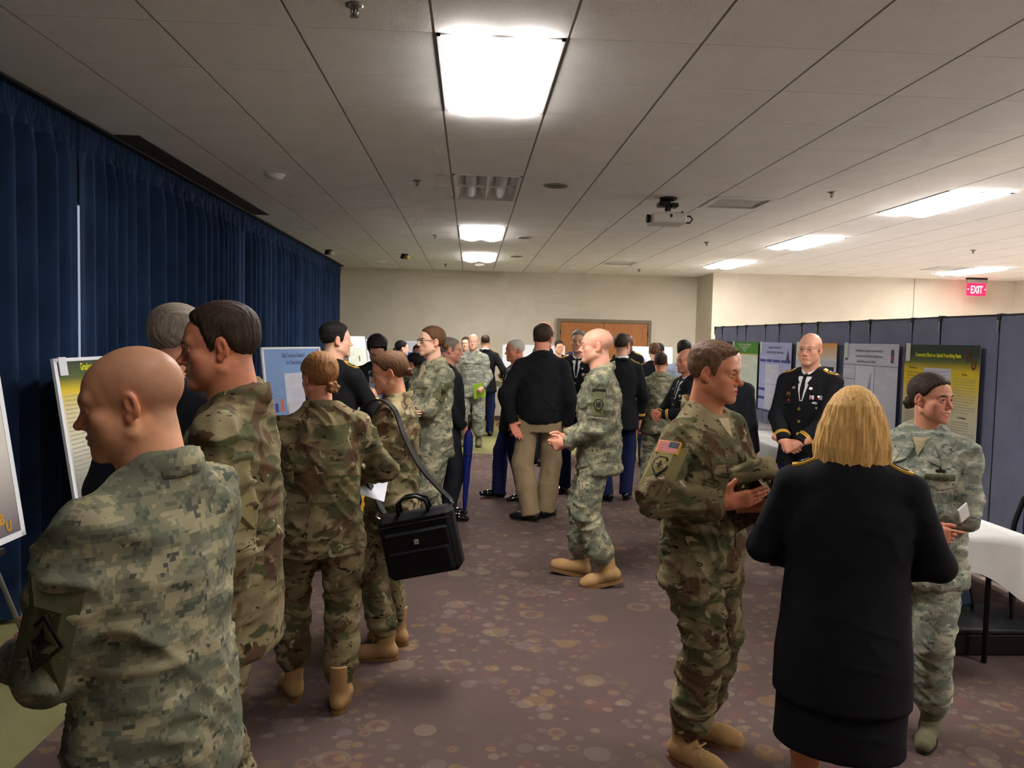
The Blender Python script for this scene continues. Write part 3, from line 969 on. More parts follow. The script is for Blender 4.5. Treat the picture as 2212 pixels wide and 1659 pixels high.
def patch(P, c, n, outline, mt, name, up=(0, 0, 1), thick=.004, parent=None, tree=None, torso=True, label=None, smooth=False):
    """a badge, tape, pocket or panel laid on the garment: rays from c+n inward; c in canonical person space"""
    if P is None: return None
    tree = tree or jb(P)
    c = np.asarray(c, float); n = nrm(n)
    if torso: c = P.T(c); n = P.Rt @ n; up = P.Rt @ np.asarray(up, float)
    c = c*P.s
    up = np.asarray(up, float); up = nrm(up - n*(up @ n)); rt = np.cross(up, n)
    m = len(outline); rings = (0.0, .5, 1.0)
    vs = []; base = []
    def hit(u, v):
        q = c + rt*u*P.s + up*v*P.s + n*.22
        r = tree.ray_cast(Vector(q), Vector(-n), .42)
        if r[0] is None:
            r = tree.find_nearest(Vector(c + rt*u*P.s + up*v*P.s))
        return np.array(r[0])
    p0 = hit(0, 0); vs.append(p0 + n*thick)
    for rg in rings[1:]:
        for (u, v) in outline:
            vs.append(hit(u*rg, v*rg) + n*thick)
    for (u, v) in outline: vs.append(hit(u, v) - n*.003)
    fs = [(0, 1+i, 1+(i+1) % m) for i in range(m)]
    for r in range(len(rings)-1):
        a = 1+r*m; b = a+m
        fs += [(a+i, b+i, b+(i+1) % m, a+(i+1) % m) for i in range(m)]
    o = MB().raw(vs, fs).build(name, mt, parent or P.jacket, smooth)
    if label: o['label'] = label
    return o

def sleeve_patch(P, k, t, outward, outline, mt, name, up=None, thick=.004, lower=False, label=None):
    if P is None: return None
    sj, el, w = P.arm[k][:3]
    a, b = (el, w) if lower else (sj, el)
    c = a + (b-a)*t
    ax = nrm(a-b); o = np.asarray(outward, float); o = nrm(o - ax*(o @ ax))
    return patch(P, c + o*.05, o, outline, mt, name, ax if up is None else up, thick, torso=False, label=label)

def sleeve_ring(P, k, t, width, mt, name='sleeve_braid', grow=.004, rr=None):
    if P is None: return
    sj, el, w = P.arm[k][:3]
    ax = nrm(w-el); tree = jb(P)
    a = nrm(np.cross(ax, (0.3, .2, 1))); b = np.cross(ax, a)
    vs = []; n = 20
    for i in range(n):
        an = 2*math.pi*i/n; o = a*math.cos(an) + b*math.sin(an)
        for dt in (-width/2, width/2):
            c = (el + (w-el)*t + ax*dt)*P.s
            r = tree.ray_cast(Vector(c + o*.16), Vector(-o), .16)
            q = np.array(r[0]) if r[0] is not None else c + o*.055*P.s
            if np.linalg.norm(q-c) > .085: q = c + o*.06*P.s
            vs += [q + o*grow, q - o*.004]
    fs = []
    for i in range(n):
        j = (i+1) % n; A = i*4; B = j*4
        fs += [(A, B, B+2, A+2), (A+1, A, A+2, A+3)][:1] + [(A+2, B+2, B+3, A+3), (A, A+1, B+1, B)]
    MB().raw(vs, fs).build(name, mt, P.jacket, True)

def leg_stripe(P, k, mt, width=.042, name='trouser_stripe'):
    if P is None: return
    hj, kn, ank, org, Rf = P.leg[k]; tree = bvh(*P.tr)
    sg = 1 if k == 'R' else -1
    vs = []; n = 22; fs = []
    for i in range(n+1):
        z = i/n
        p = hj + (kn-hj)*(z/.5) if z < .5 else kn + (ank + V3(0, 0, -.03) - kn)*((z-.5)/.5)
        o = V3(sg, 0, 0)*(1-z) + (Rf @ V3(sg, 0, 0))*z; o = nrm(o); fw = np.cross(V3(0, 0, 1), o)
        for e in (-1, 0, 1):
            c = (p + fw*e*width/2)*P.s
            r = tree.ray_cast(Vector(c + o*.3), Vector(-o), .3)
            q = np.array(r[0]) if r[0] is not None else c + o*.085*P.s
            vs.append(q + o*.004)
    for i in range(n):
        for e in (0, 1):
            A = i*3+e; fs.append((A, A+1, A+4, A+3))
    MB().raw(vs, fs).build(name, mt, P.trousers, True)

def officer(P, ribbons=True, front=True, braid=2, boards=True, stripes=True, badges=0):
    """dress-coat trimmings"""
    if P is None: return
    if boards:
        for sg in (-1, 1):
            b = patch(P, (sg*.135, -.012, 1.40), (sg*.3, 0, 1), rect(.105, .046), M_GOLD, 'shoulder_board', up=(0, 1, 0), thick=.007)
            patch(P, (sg*.140, -.012, 1.40), (sg*.3, 0, 1), rect(.060, .026), M_BLACK, 'rank_field', up=(0, 1, 0), thick=.009)
            patch(P, (sg*.140, -.012, 1.40), (sg*.3, 0, 1), rect(.030, .014), M_SILVER, 'rank_bar', up=(0, 1, 0), thick=.011)
    for k in ('R', 'L'):
        for i in range(braid):
            sleeve_ring(P, k, .70 + i*.055, .010, M_GOLD)
        if stripes and hasattr(P, 'tr'): leg_stripe(P, k, M_GOLD)
    if front:
        sh = patch(P, (0, .1, 1.385), (0, 1, .45), [(-.010, -.135), (.010, -.135), (.028, -.06), (.046, .02), (.048, .055), (-.048, .055), (-.046, .02), (-.028, -.06)], M_SHIRTW, 'shirt_front', thick=.004)
        patch(P, (0, .1, 1.37), (0, 1, .45), [(-.006, -.115), (.006, -.115), (.016, -.03), (.011, .04), (.013, .07), (-.013, .07), (-.011, .04), (-.016, -.03)], M_BLACK, 'necktie', thick=.008)
        for sg in (-1, 1):
            patch(P, (sg*.062, .1, 1.335), (sg*.2, 1, .3), [(-.02*sg-.048*sg, -.105), (-.02*sg-.03*sg, -.10), (.030*sg, .02), (.012*sg, .035), (.032*sg, .05), (.0, .10), (-.022*sg, .09), (-.026*sg, 0)] if sg > 0 else
                  [(.02+.048, -.105), (-.026*sg, 0), (-.022*sg, .09), (0, .10), (.032*sg, .05), (.012*sg, .035), (.030*sg, .02), (.02+.03, -.10)], M_BLACK, 'lapel', thick=.009)
        for i in range(4):
            patch(P, (0.006, .1, 1.195-i*.092), (0, 1, 0), oval(.024, .024, 12), M_BRASS, 'coat_button', thick=.009)
        if ribbons:
            r = patch(P, (-.098, .1, 1.285), (-.25, 1, 0), rect(.088, .030), M_SILVER, 'ribbon_rack', thick=.007)
            for i, m in enumerate((M_RED, M_WHITE, M_NAVY, M_GOLD, M_RED, M_SHIRTG)):
                patch(P, (-.064-.0136*i, .1, 1.285+(.007 if i % 2 else -.007)), (-.25, 1, 0), rect(.012, .014, 2), m, 'ribbon', thick=.010)
            patch(P, (-.098, .1, 1.245), (-.25, 1, 0), oval(.050, .018), M_SILVER, 'badge', thick=.008)
            patch(P, (-.105, .1, 1.210), (-.25, 1, 0), oval(.018, .018, 12), M_SILVER, 'badge', thick=.008)
            patch(P, (.100, .1, 1.295), (.25, 1, 0), oval(.042, .046), M_BRASS, 'badge', thick=.008)
            patch(P, (.104, .1, 1.255), (.25, 1, 0), rect(.036, .018, 2), M_RED, 'ribbon_bar', thick=.008)
            patch(P, (.104, .1, 1.232), (.25, 1, 0), rect(.060, .018, 2), M_SUIT, 'name_plate', thick=.008)
            patch(P, (-.060, .1, 1.345), (-.2, 1, .2), oval(.026, .022), M_SILVER, 'lapel_badge', thick=.014)
            patch(P, (.060, .1, 1.345), (.2, 1, .2), oval(.026, .022), M_SILVER, 'lapel_badge', thick=.014)

def shirt_collar(P, female=False):
    if P is None: return
    r0 = .062 if female else .070; n = 24; vs = []; fs = []; gap = .16
    for i in range(n+1):
        a = gap + (2*math.pi-2*gap)*i/n; fr = .5+.5*math.cos(a)
        for (rr, zz) in ((r0*1.06, 1.470-.045*fr), (r0*.97, 1.528-.055*fr), (r0*.92, 1.527-.055*fr), (r0*.95, 1.464-.045*fr)):
            vs.append(P.T((rr*math.sin(a), -.033+rr*1.02*math.cos(a)+.014*fr, zz))*P.s)
    for i in range(n):
        for j in range(4):
            fs.append((i*4+j, i*4+(j+1) % 4, (i+1)*4+(j+1) % 4, (i+1)*4+j))
    MB().raw(vs, fs).build('shirt_collar', M_SHIRTW, P.root, True)

# ------------------------------------------------------------------ room shell
CEIL = 3.05
XL, XR, YB, YF = -2.95, 10.65, 16.18, -3.2
GX0, GY0, GS = -.197, 3.63, .61

def wall_mat():
    def b(nt, p):
        g = NT(nt); v = g.coord()
        n = g.noise(v, 2.2, 3); f = g.noise(v, 260, 2)
        g.l(g.ramp(n, [(.3, rgba((195, 186, 168))), (.7, rgba((203, 194, 177)))]), p.inputs['Base Color'])
        g.l(g.bump(f, .15, .004), p.inputs['Normal'])
    return mat('painted_wall', (210, 198, 172), .75, 0, .25, b)
M_WALL = wall_mat()

def carpet_mat():
    def b(nt, p):
        g = NT(nt); v = g.coord()
        base = g.ramp(g.noise(v, 1.3, 3), [(.3, rgba((88, 73, 70))), (.7, rgba((97, 80, 76)))])
        c = base
        clus = g.ramp(g.noise(v, 1.6, 2), [(.40, (0, 0, 0, 1)), (.52, (1, 1, 1, 1))])
        for i, (sc, r0, r1, thr) in enumerate(((4.4, .16, .34, .55), (8.0, .16, .34, .42), (13.0, .16, .32, .40))):
            vo = g.n('ShaderNodeTexVoronoi', voronoi_dimensions='2D'); vo.inputs['Scale'].default_value = sc; vo.inputs['Randomness'].default_value = .85
            m = g.n('ShaderNodeMapping'); m.inputs['Location'].default_value = (i*3.7, i*1.9, 0); g.l(v, m.inputs['Vector']); g.l(m.outputs[0], vo.inputs['Vector'])
            sep = g.n('ShaderNodeSeparateColor'); g.l(vo.outputs['Color'], sep.inputs[0])
            rad = g.math('ADD', g.math('MULTIPLY', sep.outputs[0], r1-r0), r0)
            disc = g.math('LESS_THAN', vo.outputs['Distance'], rad)
            inner = g.math('LESS_THAN', vo.outputs['Distance'], g.math('MULTIPLY', rad, .58))
            pres = g.math('GREATER_THAN', sep.outputs[1], thr)
            if i > 0: pres = g.math('MULTIPLY', pres, clus)
            fac = g.math('MULTIPLY', disc, pres)
            colr = g.ramp(sep.outputs[2], [(0, rgba((138, 118, 84))), (.25, rgba((146, 128, 104))), (.5, rgba((126, 112, 110))), (.72, rgba((150, 118, 72))), (.88, rgba((122, 78, 68)))], 'CONSTANT')
            ringk = g.math('MULTIPLY', inner, g.math('LESS_THAN', sep.outputs[2], .20))
            col2 = g.mix(ringk, colr, rgba((112, 80, 70)))
            c = g.mix(g.math('MULTIPLY', fac, .30), c, col2)
        f = g.noise(v, 700, 2)
        c = g.mix(.35, c, g.ramp(f, [(.3, (.25, .25, .25, 1)), (.7, (.8, .8, .8, 1))]), 'SOFT_LIGHT')
        g.l(c, p.inputs['Base Color'])
        g.l(g.bump(f, .5, .004), p.inputs['Normal'])
    return mat('purple_dotted_carpet', (98, 82, 82), .98, 0, .1, b)

def olive_mat():
    def b(nt, p):
        g = NT(nt); v = g.coord(); f = g.noise(v, 600, 2)
        c = g.ramp(g.noise(v, 2, 3), [(.3, rgba((124, 122, 82))), (.7, rgba((138, 134, 92)))])
        g.l(g.mix(.3, c, g.ramp(f, [(.3, (.25, .25, .25, 1)), (.7, (.8, .8, .8, 1))]), 'SOFT_LIGHT'), p.inputs['Base Color'])
        g.l(g.bump(f, .4, .004), p.inputs['Normal'])
    return mat('olive_carpet', (130, 128, 86), .98, 0, .1, b)

def tile_mat():
    def b(nt, p):
        g = NT(nt); v = g.coord(); oi = g.n('ShaderNodeObjectInfo')
        vv = g.n('ShaderNodeVectorMath', operation='ADD'); g.l(v, vv.inputs[0])
        cx = g.n('ShaderNodeCombineXYZ'); g.l(oi.outputs['Random'], cx.inputs[0]); 
        sc = g.n('ShaderNodeVectorMath', operation='SCALE'); g.l(cx.outputs[0], sc.inputs[0]); sc.inputs['Scale'].default_value = 37.0
        g.l(sc.outputs[0], vv.inputs[1])
        n = g.noise(vv.outputs[0], 3, 2); f = g.noise(vv.outputs[0], 160, 3)
        g.l(g.ramp(n, [(.3, rgba((238, 236, 232))), (.7, rgba((244, 242, 239)))]), p.inputs['Base Color'])
        g.l(g.bump(f, .25, .006), p.inputs['Normal'])
    return mat('ceiling_tile_fibre', (210, 206, 202), .9, 0, .2, b)
M_TILE = tile_mat()
M_GRID = mat('ceiling_grid_metal', (138, 134, 130), .6)
M_BASE = mat('brown_baseboard', (72, 62, 52), .6)

S = lambda o: tag(o, kind='structure')
S(MB().box(XL-.1, XR+.1, YF-.1, YB+.1, -.12, 0).build('floor', olive_mat()))
S(MB().box(-1.72, 3.95, YF+.4, 11.45, 0.0, .003).build('floor_carpet', carpet_mat()))
S(MB().box(3.95, XR, YF, 15.1, 0.0, .003).build('floor_bounce', mat('bounce_beige', (176, 168, 160), .98)))  # unseen floor, its pale beige made up to bounce light onto the ceiling
S(MB().box(XL-.2, XL, YF-.1, YB+.1, 0, CEIL+.3).build('wall_left', M_WALL))
S(MB().box(XL, 4.64, YB, YB+.15, 0, CEIL+.3).build('wall_back', M_WALL))
S(MB().box(4.64, XR, 15.10, YB+.15, 0, CEIL+.3).build('wall_back_right', M_WALL))
S(MB().box(XR, XR+.15, YF-.1, YB+.15, 0, CEIL+.3).build('wall_right', M_WALL))
S(MB().box(XL, XR, YF-.15, YF, 0, CEIL+.3).build('wall_front', M_WALL))
bb = MB(); bb.box(XL, 1.75, YB-.015, YB, 0, .10); bb.box(3.70, 4.64, YB-.015, YB, 0, .10)
S(bb.build('baseboard_back', M_BASE))
S(MB().box(4.64-.015, XR, 15.085, 15.10, 0, .10).build('baseboard_right', M_BASE))
S(MB().box(8.635, 8.645, 15.094, 15.10, .1, CEIL).build('trim_1', mat('wall_seam', (120, 108, 90), .7)))

# ceiling: slab with hung grid and single tiles
lit = [(0, 0), (0, 10), (0, 15), (7, 0), (7, 5), (7, 10), (7, 15), (14, 0), (14, 5), (14, 10), (14, 15), (7, -5)]
unlit = [(0, 5)]
holes = set()
for (i, j) in lit + unlit + [(0, -5)]:
    holes.add((i, j)); holes.add((i, j+1))
vents = {(4, 6): 'vent', (4, 16): 'vent', (13, 15): 'vent'}
holes |= set(vents)
ceil_root = S(MB().box(XL, XR, YF, YB, CEIL+.14, CEIL+.3).build('ceiling', M_TILE))
tiles = []
i0, i1 = int(math.floor((-2.70-GX0)/GS)), int(math.ceil((XR-GX0)/GS)); j0, j1 = int(math.floor((YF-GY0)/GS)), int(math.ceil((YB-GY0)/GS))
G = .0065
tile_me = MB().box(-GS/2+G, GS/2-G, -GS/2+.0018, GS/2-.0018, 0, .018).mesh('ceiling_tile'); tile_me.materials.append(M_TILE)
rest = MB()
cand = []
for i in range(i0, i1):
    for j in range(j0, j1):
        if (i, j) in holes: continue
        x, y = GX0+GS*(i+.5), GY0+GS*(j+.5)
        vx = x*math.cos(YAW) - y*math.sin(YAW); vy = x*math.sin(YAW) + y*math.cos(YAW)
        inview = vy > 2.0 and abs(vx)/vy < .78
        cand.append((0 if inview else 1, x*x+y*y, x, y))
cand.sort()
for n, (_, _, x, y) in enumerate(cand):
    edge = x-GS/2 < -2.72 or x+GS/2 > XR or y-GS/2 < YF or y+GS/2 > YB
    if n < 300 and not edge:
        o = bpy.data.objects.new('ceiling_tile', tile_me); link(o, ceil_root); o.location = (x, y, CEIL+.001)
    else:
        rest.box(max(x-GS/2+G, -2.72), min(x+GS/2-G, XR), max(y-GS/2+.0018, YF), min(y+GS/2-.0018, YB), CEIL+.001, CEIL+.019)
tag(rest.build('ceiling_tile_field', M_TILE, ceil_root), kind='stuff')
for i in range(i0, i1+1):
    x = GX0+GS*i
    if -2.7 < x < XR: MB().box(x-.012, x+.012, YF, YB, CEIL+.006, CEIL+.045).build('grid_runner', M_GRID, ceil_root)
cr = MB()
for j in range(j0, j1+1):
    y = GY0+GS*j
    if YF < y < YB: cr.box(-2.7, XR, y-.012, y+.012, CEIL+.012, CEIL+.03)
tag(cr.build('grid_cross_tees', M_TILE, ceil_root), kind='stuff')
# plaster margin beside the curtain with its dark slot
S(MB().box(-2.95, -2.72, YF, 5.70, CEIL, CEIL+.03).build('trim_2', M_TILE))
S(MB().box(-2.95, -2.72, 9.35, YB, CEIL, CEIL+.03).build('trim_3', M_TILE))
S(MB().box(-2.95, -2.72, 5.70, 9.35, CEIL+.10, CEIL+.12).build('trim_4', mat('dark_slot', (34, 33, 32), .9)))
tag(MB().box(-2.52, -2.35, 5.74, 9.30, CEIL-.006, CEIL-.001).build('screen_slot_cover', mat('slot_grey', (60, 57, 54), .8)), 'long dark grey slot cover in the ceiling beside the blue curtain', 'slot cover')

# ------------------------------------------------------------------ luminaires
M_LAMP = emis('lit_diffuser', LAMP_COL, LAMP)
M_BASK = mat('white_basket', (226, 226, 226), .5)
M_HOUS = mat('white_housing', (222, 220, 218), .5)
def troffer(i, j, on, lamp=None):
    x0, y0 = GX0+GS*i, GY0+GS*j
    r = empty('ceiling_light', (x0+GS/2, y0+GS, CEIL))
    hx, hy = GS/2-.012, GS-.012
    f = MB()
    for (a, b, c, d) in ((-hx, -hx+.018, -hy, hy), (hx-.018, hx, -hy, hy), (-hx, hx, -hy, -hy+.018), (-hx, hx, hy-.018, hy)):
        f.box(a, b, c, d, -.004, .03)
    f.build('frame', M_HOUS, r)
    h = MB(); q = hx-.018; k = hy-.018
    if on:
        MB().box(-q, q, -k, k, .10, .12).build('housing', M_HOUS, r)
        for s in (-1, 1):
            d = MB(); n = 8; vs = []; fs = []
            for e in range(n+1):
                u = -1+2*e/n; xx = s*q/2 + u*q/2; zz = -.006 - .030*math.cos(u*math.pi/2)
                vs += [(xx, -k, zz), (xx, k, zz)]
            for e in range(n): fs.append((e*2, e*2+1, e*2+3, e*2+2))
            m = len(vs); vs += [(s*q/2-q/2, -k, .03), (s*q/2+q/2, -k, .03), (s*q/2+q/2, k, .03), (s*q/2-q/2, k, .03)]; fs.append((m, m+3, m+2, m+1)[::-1])
            d.raw(vs, fs).build('diffuser', lamp or M_LAMP, r, True)
    else:
        h.box(-q, q, -k, k, .115, .125)
        for s in (-1, 1):   # sloping reflector wings and end plates round each lamp basket
            cx = s*q/2
            for e in (-1, 1):
                h.raw([(cx+e*.055, -k+.1, .09), (cx+e*.055, k-.1, .09), (cx+e*q/2, k, .0), (cx+e*q/2, -k, .0)], [(0, 1, 2, 3)] if e > 0 else [(3, 2, 1, 0)])
                h.raw([(cx-q/2, e*k, 0), (cx+q/2, e*k, 0), (cx+.055, e*(k-.1), .09), (cx-.055, e*(k-.1), .09)], [(0, 1, 2, 3)] if e < 0 else [(3, 2, 1, 0)])
        h.build('housing', M_HOUS, r)
        for s in (-1, 1):
            n = 10; vs = []; fs = []
            for e in range(n+1):
                w = math.pi*e/n; vs += [(s*q/2-.055*math.cos(w), -k+.1, .075-.07*math.sin(w)), (s*q/2-.055*math.cos(w), k-.1, .075-.07*math.sin(w))]
            for e in range(n): fs.append((e*2, e*2+1, e*2+3, e*2+2))
            m = len(vs); fs += [tuple(range(0, m, 2)), tuple(range(m-1, 0, -2))]
            MB().raw(vs, fs).build('lamp_basket', M_BASK, r, True)
    return r
names = {(0, 0): 'large lit ceiling light nearest the camera, above the aisle', (0, 10): 'lit ceiling light just beyond the unlit one over the aisle', (0, 15): 'farthest lit ceiling light over the aisle, near the wood door',
         (7, 5): 'nearest and largest lit ceiling light above the blue partition', (7, 10): 'middle lit ceiling light of the three above the blue partition', (7, 15): 'farthest lit ceiling light above the far end of the partition',
         (14, 15): 'lit ceiling light beside the red exit sign'}
for k in lit:
    t = troffer(k[0], k[1], True)
    tag(t, names.get(k, 'lit ceiling light outside the picture'), 'ceiling light', 'recessed ceiling lights')
tag(troffer(0, -5, True, emis('fill_diffuser', LAMP_COL, LAMP*.22)), 'dim fill light added above the camera, out of view', 'ceiling light', 'recessed ceiling lights')  # extra unseen lamp, added to brighten the people in the foreground
for k in unlit:
    tag(troffer(k[0], k[1], False), 'unlit ceiling light showing two white lamp baskets', 'ceiling light', 'recessed ceiling lights')

# ------------------------------------------------------------------ ceiling fittings
M_DARK = mat('dark_metal', (40, 38, 36), .5, .4); M_CHROME = mat('chrome', (150, 148, 145), .3, .9)
M_GRILLE = mat('grey_grille', (146, 140, 134), .7)
spr = [(-.51, 3.37, 'chrome fire sprinkler head nearest the camera at the top edge'), (-.5, 7.01, 'fire sprinkler head left of the unlit ceiling light'), (-.51, 10.69, 'fire sprinkler left of the second lit light over the aisle'),
       (3.16, 6.91, 'fire sprinkler head right of the large ceiling vent'), (3.14, 10.56, 'fire sprinkler between the projector and the middle partition light'), (3.13, 14.82, 'small fire sprinkler near the wall beyond the far vent'), (6.84, 10.55, 'fire sprinkler at the right above the exit sign'),
       (-.51, 14.8, 'small fire sprinkler near the back wall left of the far aisle light')]
for (x, y, lb) in spr:
    r = empty('sprinkler_head', (x, y, CEIL)); tag(r, lb, 'sprinkler', 'fire sprinklers')
    MB().lathe([(.038, 0), (.038, -.004), (.02, -.012), (.012, -.014)], 16).build('escutcheon', M_CHROME, r, True)
    m = MB(); m.tube([(0, 0, -.01), (0, 0, -.045)], .006, 8); m.tube([(-.012, 0, -.014), (-.014, 0, -.03), (0, 0, -.046)], .003, 6); m.tube([(.012, 0, -.014), (.014, 0, -.03), (0, 0, -.046)], .003, 6)
    m.build('frame', M_CHROME, r, True)
    MB().lathe([(.018, -.046), (.019, -.048), (.004, -.05)], 12).build('deflector', M_CHROME, r)
for (x, y, lb) in ((.72, 7.03, 'round grey ceiling speaker right of the unlit light'), (.68, 10.65, 'round ceiling speaker right of the second lit aisle light'), (.71, 13.12, 'small round ceiling speaker beside the farthest aisle light')):
    r = empty('ceiling_speaker', (x, y, CEIL)); tag(r, lb, 'speaker', 'ceiling speakers')
    MB().lathe([(.105, 0), (.105, -.006), (.092, -.010), (.090, -.006)], 28).build('rim', M_GRILLE, r, True)
    MB().lathe([(.091, -.004), (.06, -.007), (.0, -.009)], 28).build('grille', mat('speaker_grille', (120, 114, 108), .8), r, True)
r = empty('smoke_detector', (-1.71, 6.94, CEIL)); tag(r, 'round white smoke detector on the ceiling near the blue curtain', 'smoke detector')
MB().lathe([(.085, 0), (.085, -.012), (.075, -.02)], 24).build('base_plate', M_HOUS, r, True)
MB().lathe([(.070, -.018), (.066, -.034), (.03, -.042), (0, -.043)], 24).build('sensor_cap', M_BASK, r, True)
for (x, y, c, lb) in ((-2.32, 12.95, (200, 196, 190), 'small twin-lamp fitting on the ceiling by the curtain end'), (-1.13, 13.26, (190, 160, 80), 'small yellowish ceiling fitting left of the far aisle light')):
    r = empty('ceiling_spotlight', (x, y, CEIL)); tag(r, lb, 'spotlight')
    MB().lathe([(.06, 0), (.06, -.015), (.03, -.02)], 14).build('base_plate', M_DARK, r, True)
    MB().lathe([(.02, 0), (.045, -.03), (.045, -.06), (.03, -.07)], 14, Matrix.Translation((.035, -.02, -.015)) @ Matrix.Rotation(.6, 4, 'X')).build('lamp_head', mat('spot_%d' % c[2], c, .4), r, True)
    MB().lathe([(.02, 0), (.04, -.03), (.04, -.05), (.03, -.06)], 14, Matrix.Translation((-.035, -.02, -.015)) @ Matrix.Rotation(.6, 4, 'X')).build('lamp_head', M_DARK, r, True)
for (x, y, lb) in ((-1.67, 14.51, 'small white square ceiling plate left of the far lights'), (.12, 14.7, 'small white square ceiling plate just beyond the farthest aisle light'), (1.88, 14.72, 'small white square ceiling plate above the wood door')):
    r = empty('ceiling_plate', (x, y, CEIL)); tag(r, lb, 'ceiling plate', 'small white ceiling plates')
    MB().bevbox(-.09, .09, -.09, .09, -.03, 0, .008).build('cover', M_BASK, r)
    MB().bevbox(-.05, .05, -.05, .05, -.036, -.029, .003).build('lens', M_WHITE, r)
for (i, j), lb in zip(vents, ('square white ceiling vent with grey louvres near the projector', 'small far ceiling vent above the wood door', 'dark far ceiling vent left of the exit-sign light')):
    r = empty('air_vent', (GX0+GS*(i+.5), GY0+GS*(j+.5), CEIL)); tag(r, lb, 'air vent', 'ceiling air vents')
    q = GS/2-.01; f = MB()
    for (a, b, c, d) in ((-q, -q+.055, -q, q), (q-.055, q, -q, q), (-q+.055, q-.055, -q, -q+.055), (-q+.055, q-.055, q-.055, q)): f.box(a, b, c, d, -.008, .02)
    f.build('frame', M_HOUS, r)
    MB().box(-q+.05, q-.05, -q+.05, q-.05, .07, .075).build('duct', mat('vent_dark', (96, 91, 87), .9), r)
    for e in range(8):
        y = -q+.085+e*(2*q-.17)/7
        MB().box(-q+.055, q-.055, -.022, .022, -.002, .002, 0, Matrix.Translation((0, y, .02)) @ Matrix.Rotation(-.6, 4, 'X')).build('louvre', M_HOUS, r)

# projector
pr = empty('projector', (1.83, 7.45, CEIL)); tag(pr, 'white ceiling projector hanging on a black bracket', 'projector')
MB().bevbox(-.17, .15, -.14, .14, -.25, -.155, .012).build('case', mat('projector_white', (206, 200, 192), .5), pr)
MB().lathe([(.085, 0), (.085, -.02), (.05, -.03)], 20).build('ceiling_plate', M_DARK, pr, True)
m = MB(); m.tube([(0, 0, -.02), (0, 0, -.12)], .03, 12); m.bevbox(-.10, -.02, -.07, .05, -.085, -.04, .008); m.bevbox(.02, .09, -.06, .05, -.09, -.05, .008); m.build('bracket', M_DARK, pr)
m = MB(); m.bevbox(-.13, .14, -.05, .05, -.155, -.14, .004); m.tube([(.13, 0, -.145), (.145, 0, -.12)], .008, 6); m.build('cradle', M_DARK, pr)
MB().lathe([(.04, 0), (.04, .03), (.034, .03)], 18, Matrix.Translation((-.175, -.02, -.20)) @ Matrix.Rotation(-math.pi/2, 4, 'Y')).build('lens', mat('lens_glass', (30, 30, 34), .1), pr, True)
MB().bevbox(-.01, .01, -.146, -.138, -.20, -.17, .002).build('sensor_window', M_DARK, pr)
MB().tube([(.145, -.05, -.18), (.20, -.05, -.17), (.225, -.05, -.20), (.20, -.05, -.235), (.145, -.05, -.23)], .008, 8).build('cable', M_DARK, pr, True)

# exit sign
ex = empty('exit_sign', (9.58, 14.62, CEIL)); tag(ex, 'glowing red EXIT sign hung from the ceiling by the right wall', 'exit sign')
MB().bevbox(-.19, .19, -.045, .045, -.035, 0, .006).build('canopy', M_DARK, ex)
MB().bevbox(-.19, .19, -.035, .035, -.10, -.03, .006).build('housing', M_GRILLE, ex)
MB().bevbox(-.19, .19, -.012, .012, -.34, -.10, .006).build('panel', emis('exit_red', (1, .012, .05), 3.2, (120, 4, 12)), ex)

def text_obj(txt, size, mt, parent, loc, rot=(math.pi/2, 0, 0), align='LEFT', sx=1.0, name='lettering', ext=.0006, bold=0.0):
    cu = bpy.data.curves.new('txt', 'FONT'); cu.body = txt; cu.size = size; cu.align_x = align; cu.extrude = ext; cu.offset = bold; cu.resolution_u = 2
    t = bpy.data.objects.new('txt', cu); COL.objects.link(t)
    dg = bpy.context.evaluated_depsgraph_get(); dg.update()
    me = bpy.data.meshes.new_from_object(t.evaluated_get(dg))
    bpy.data.objects.remove(t); bpy.data.curves.remove(cu)
    o = bpy.data.objects.new(name, me); me.materials.clear(); me.materials.append(mt)
    link(o, parent); o.location = loc; o.rotation_euler = rot; o.scale = (sx, 1, 1)
    return o
M_EXITL = emis('exit_letters', (1, .62, .5), 6.0)
text_obj('EXIT', .20, M_EXITL, ex, (0, -.013, -.29), align='CENTER', sx=.58, bold=.0)
for s in (-1, 1): MB().box(s*.165-.014, s*.165+.014, -.015, -.012, -.222, -.212).build('arrow_mark', M_EXITL, ex)

# double door
M_WOOD = mat('door_wood', (168, 110, 58), .5)
def wood(nt, p):
    g = NT(nt); v = g.coord(scale=(14, 14, .8)); n = g.noise(v, 1.4, 4, .6, 1.2)
    g.l(g.ramp(n, [(.25, rgba((150, 92, 44))), (.75, rgba((178, 116, 62)))]), p.inputs['Base Color'])
wood(M_WOOD.node_tree, M_WOOD.node_tree.nodes['Principled BSDF'])
M_FRAME = mat('door_frame_taupe', (118, 104, 82), .5)
fr = MB(); fr.box(1.75, 1.82, YB-.06, YB, 0, 2.13); fr.box(3.63, 3.70, YB-.06, YB, 0, 2.13); fr.box(1.82, 3.63, YB-.06, YB, 2.06, 2.13)
S(fr.build('trim_5', M_FRAME))
for n, (a, b, hs) in enumerate(((1.825, 2.722, 1), (2.728, 3.625, -1))):
    d = S(MB().bevbox(a, b, YB-.045, YB-.002, .008, 2.055, .003).build('door_%d' % (n+1), M_WOOD))
    hx = b-.07 if hs > 0 else a+.07
    m = MB(); m.tube([(hx, YB-.045, 1.0), (hx, YB-.10, 1.0), (hx-hs*.11, YB-.10, 1.0)], .011, 8); m.lathe([(.028, 0), (.028, .008)], 14, Matrix.Translation((hx, YB-.046, 1.0)) @ Matrix.Rotation(math.pi/2, 4, 'X'))
    m.build('door_handle', M_CHROME, d)
    for z in (.25, 1.05, 1.85): MB().box((a-.012) if hs > 0 else b-.004, (a+.004) if hs > 0 else b+.012, YB-.066, YB-.04, z-.05, z+.05).build('hinge', M_DARK, d)

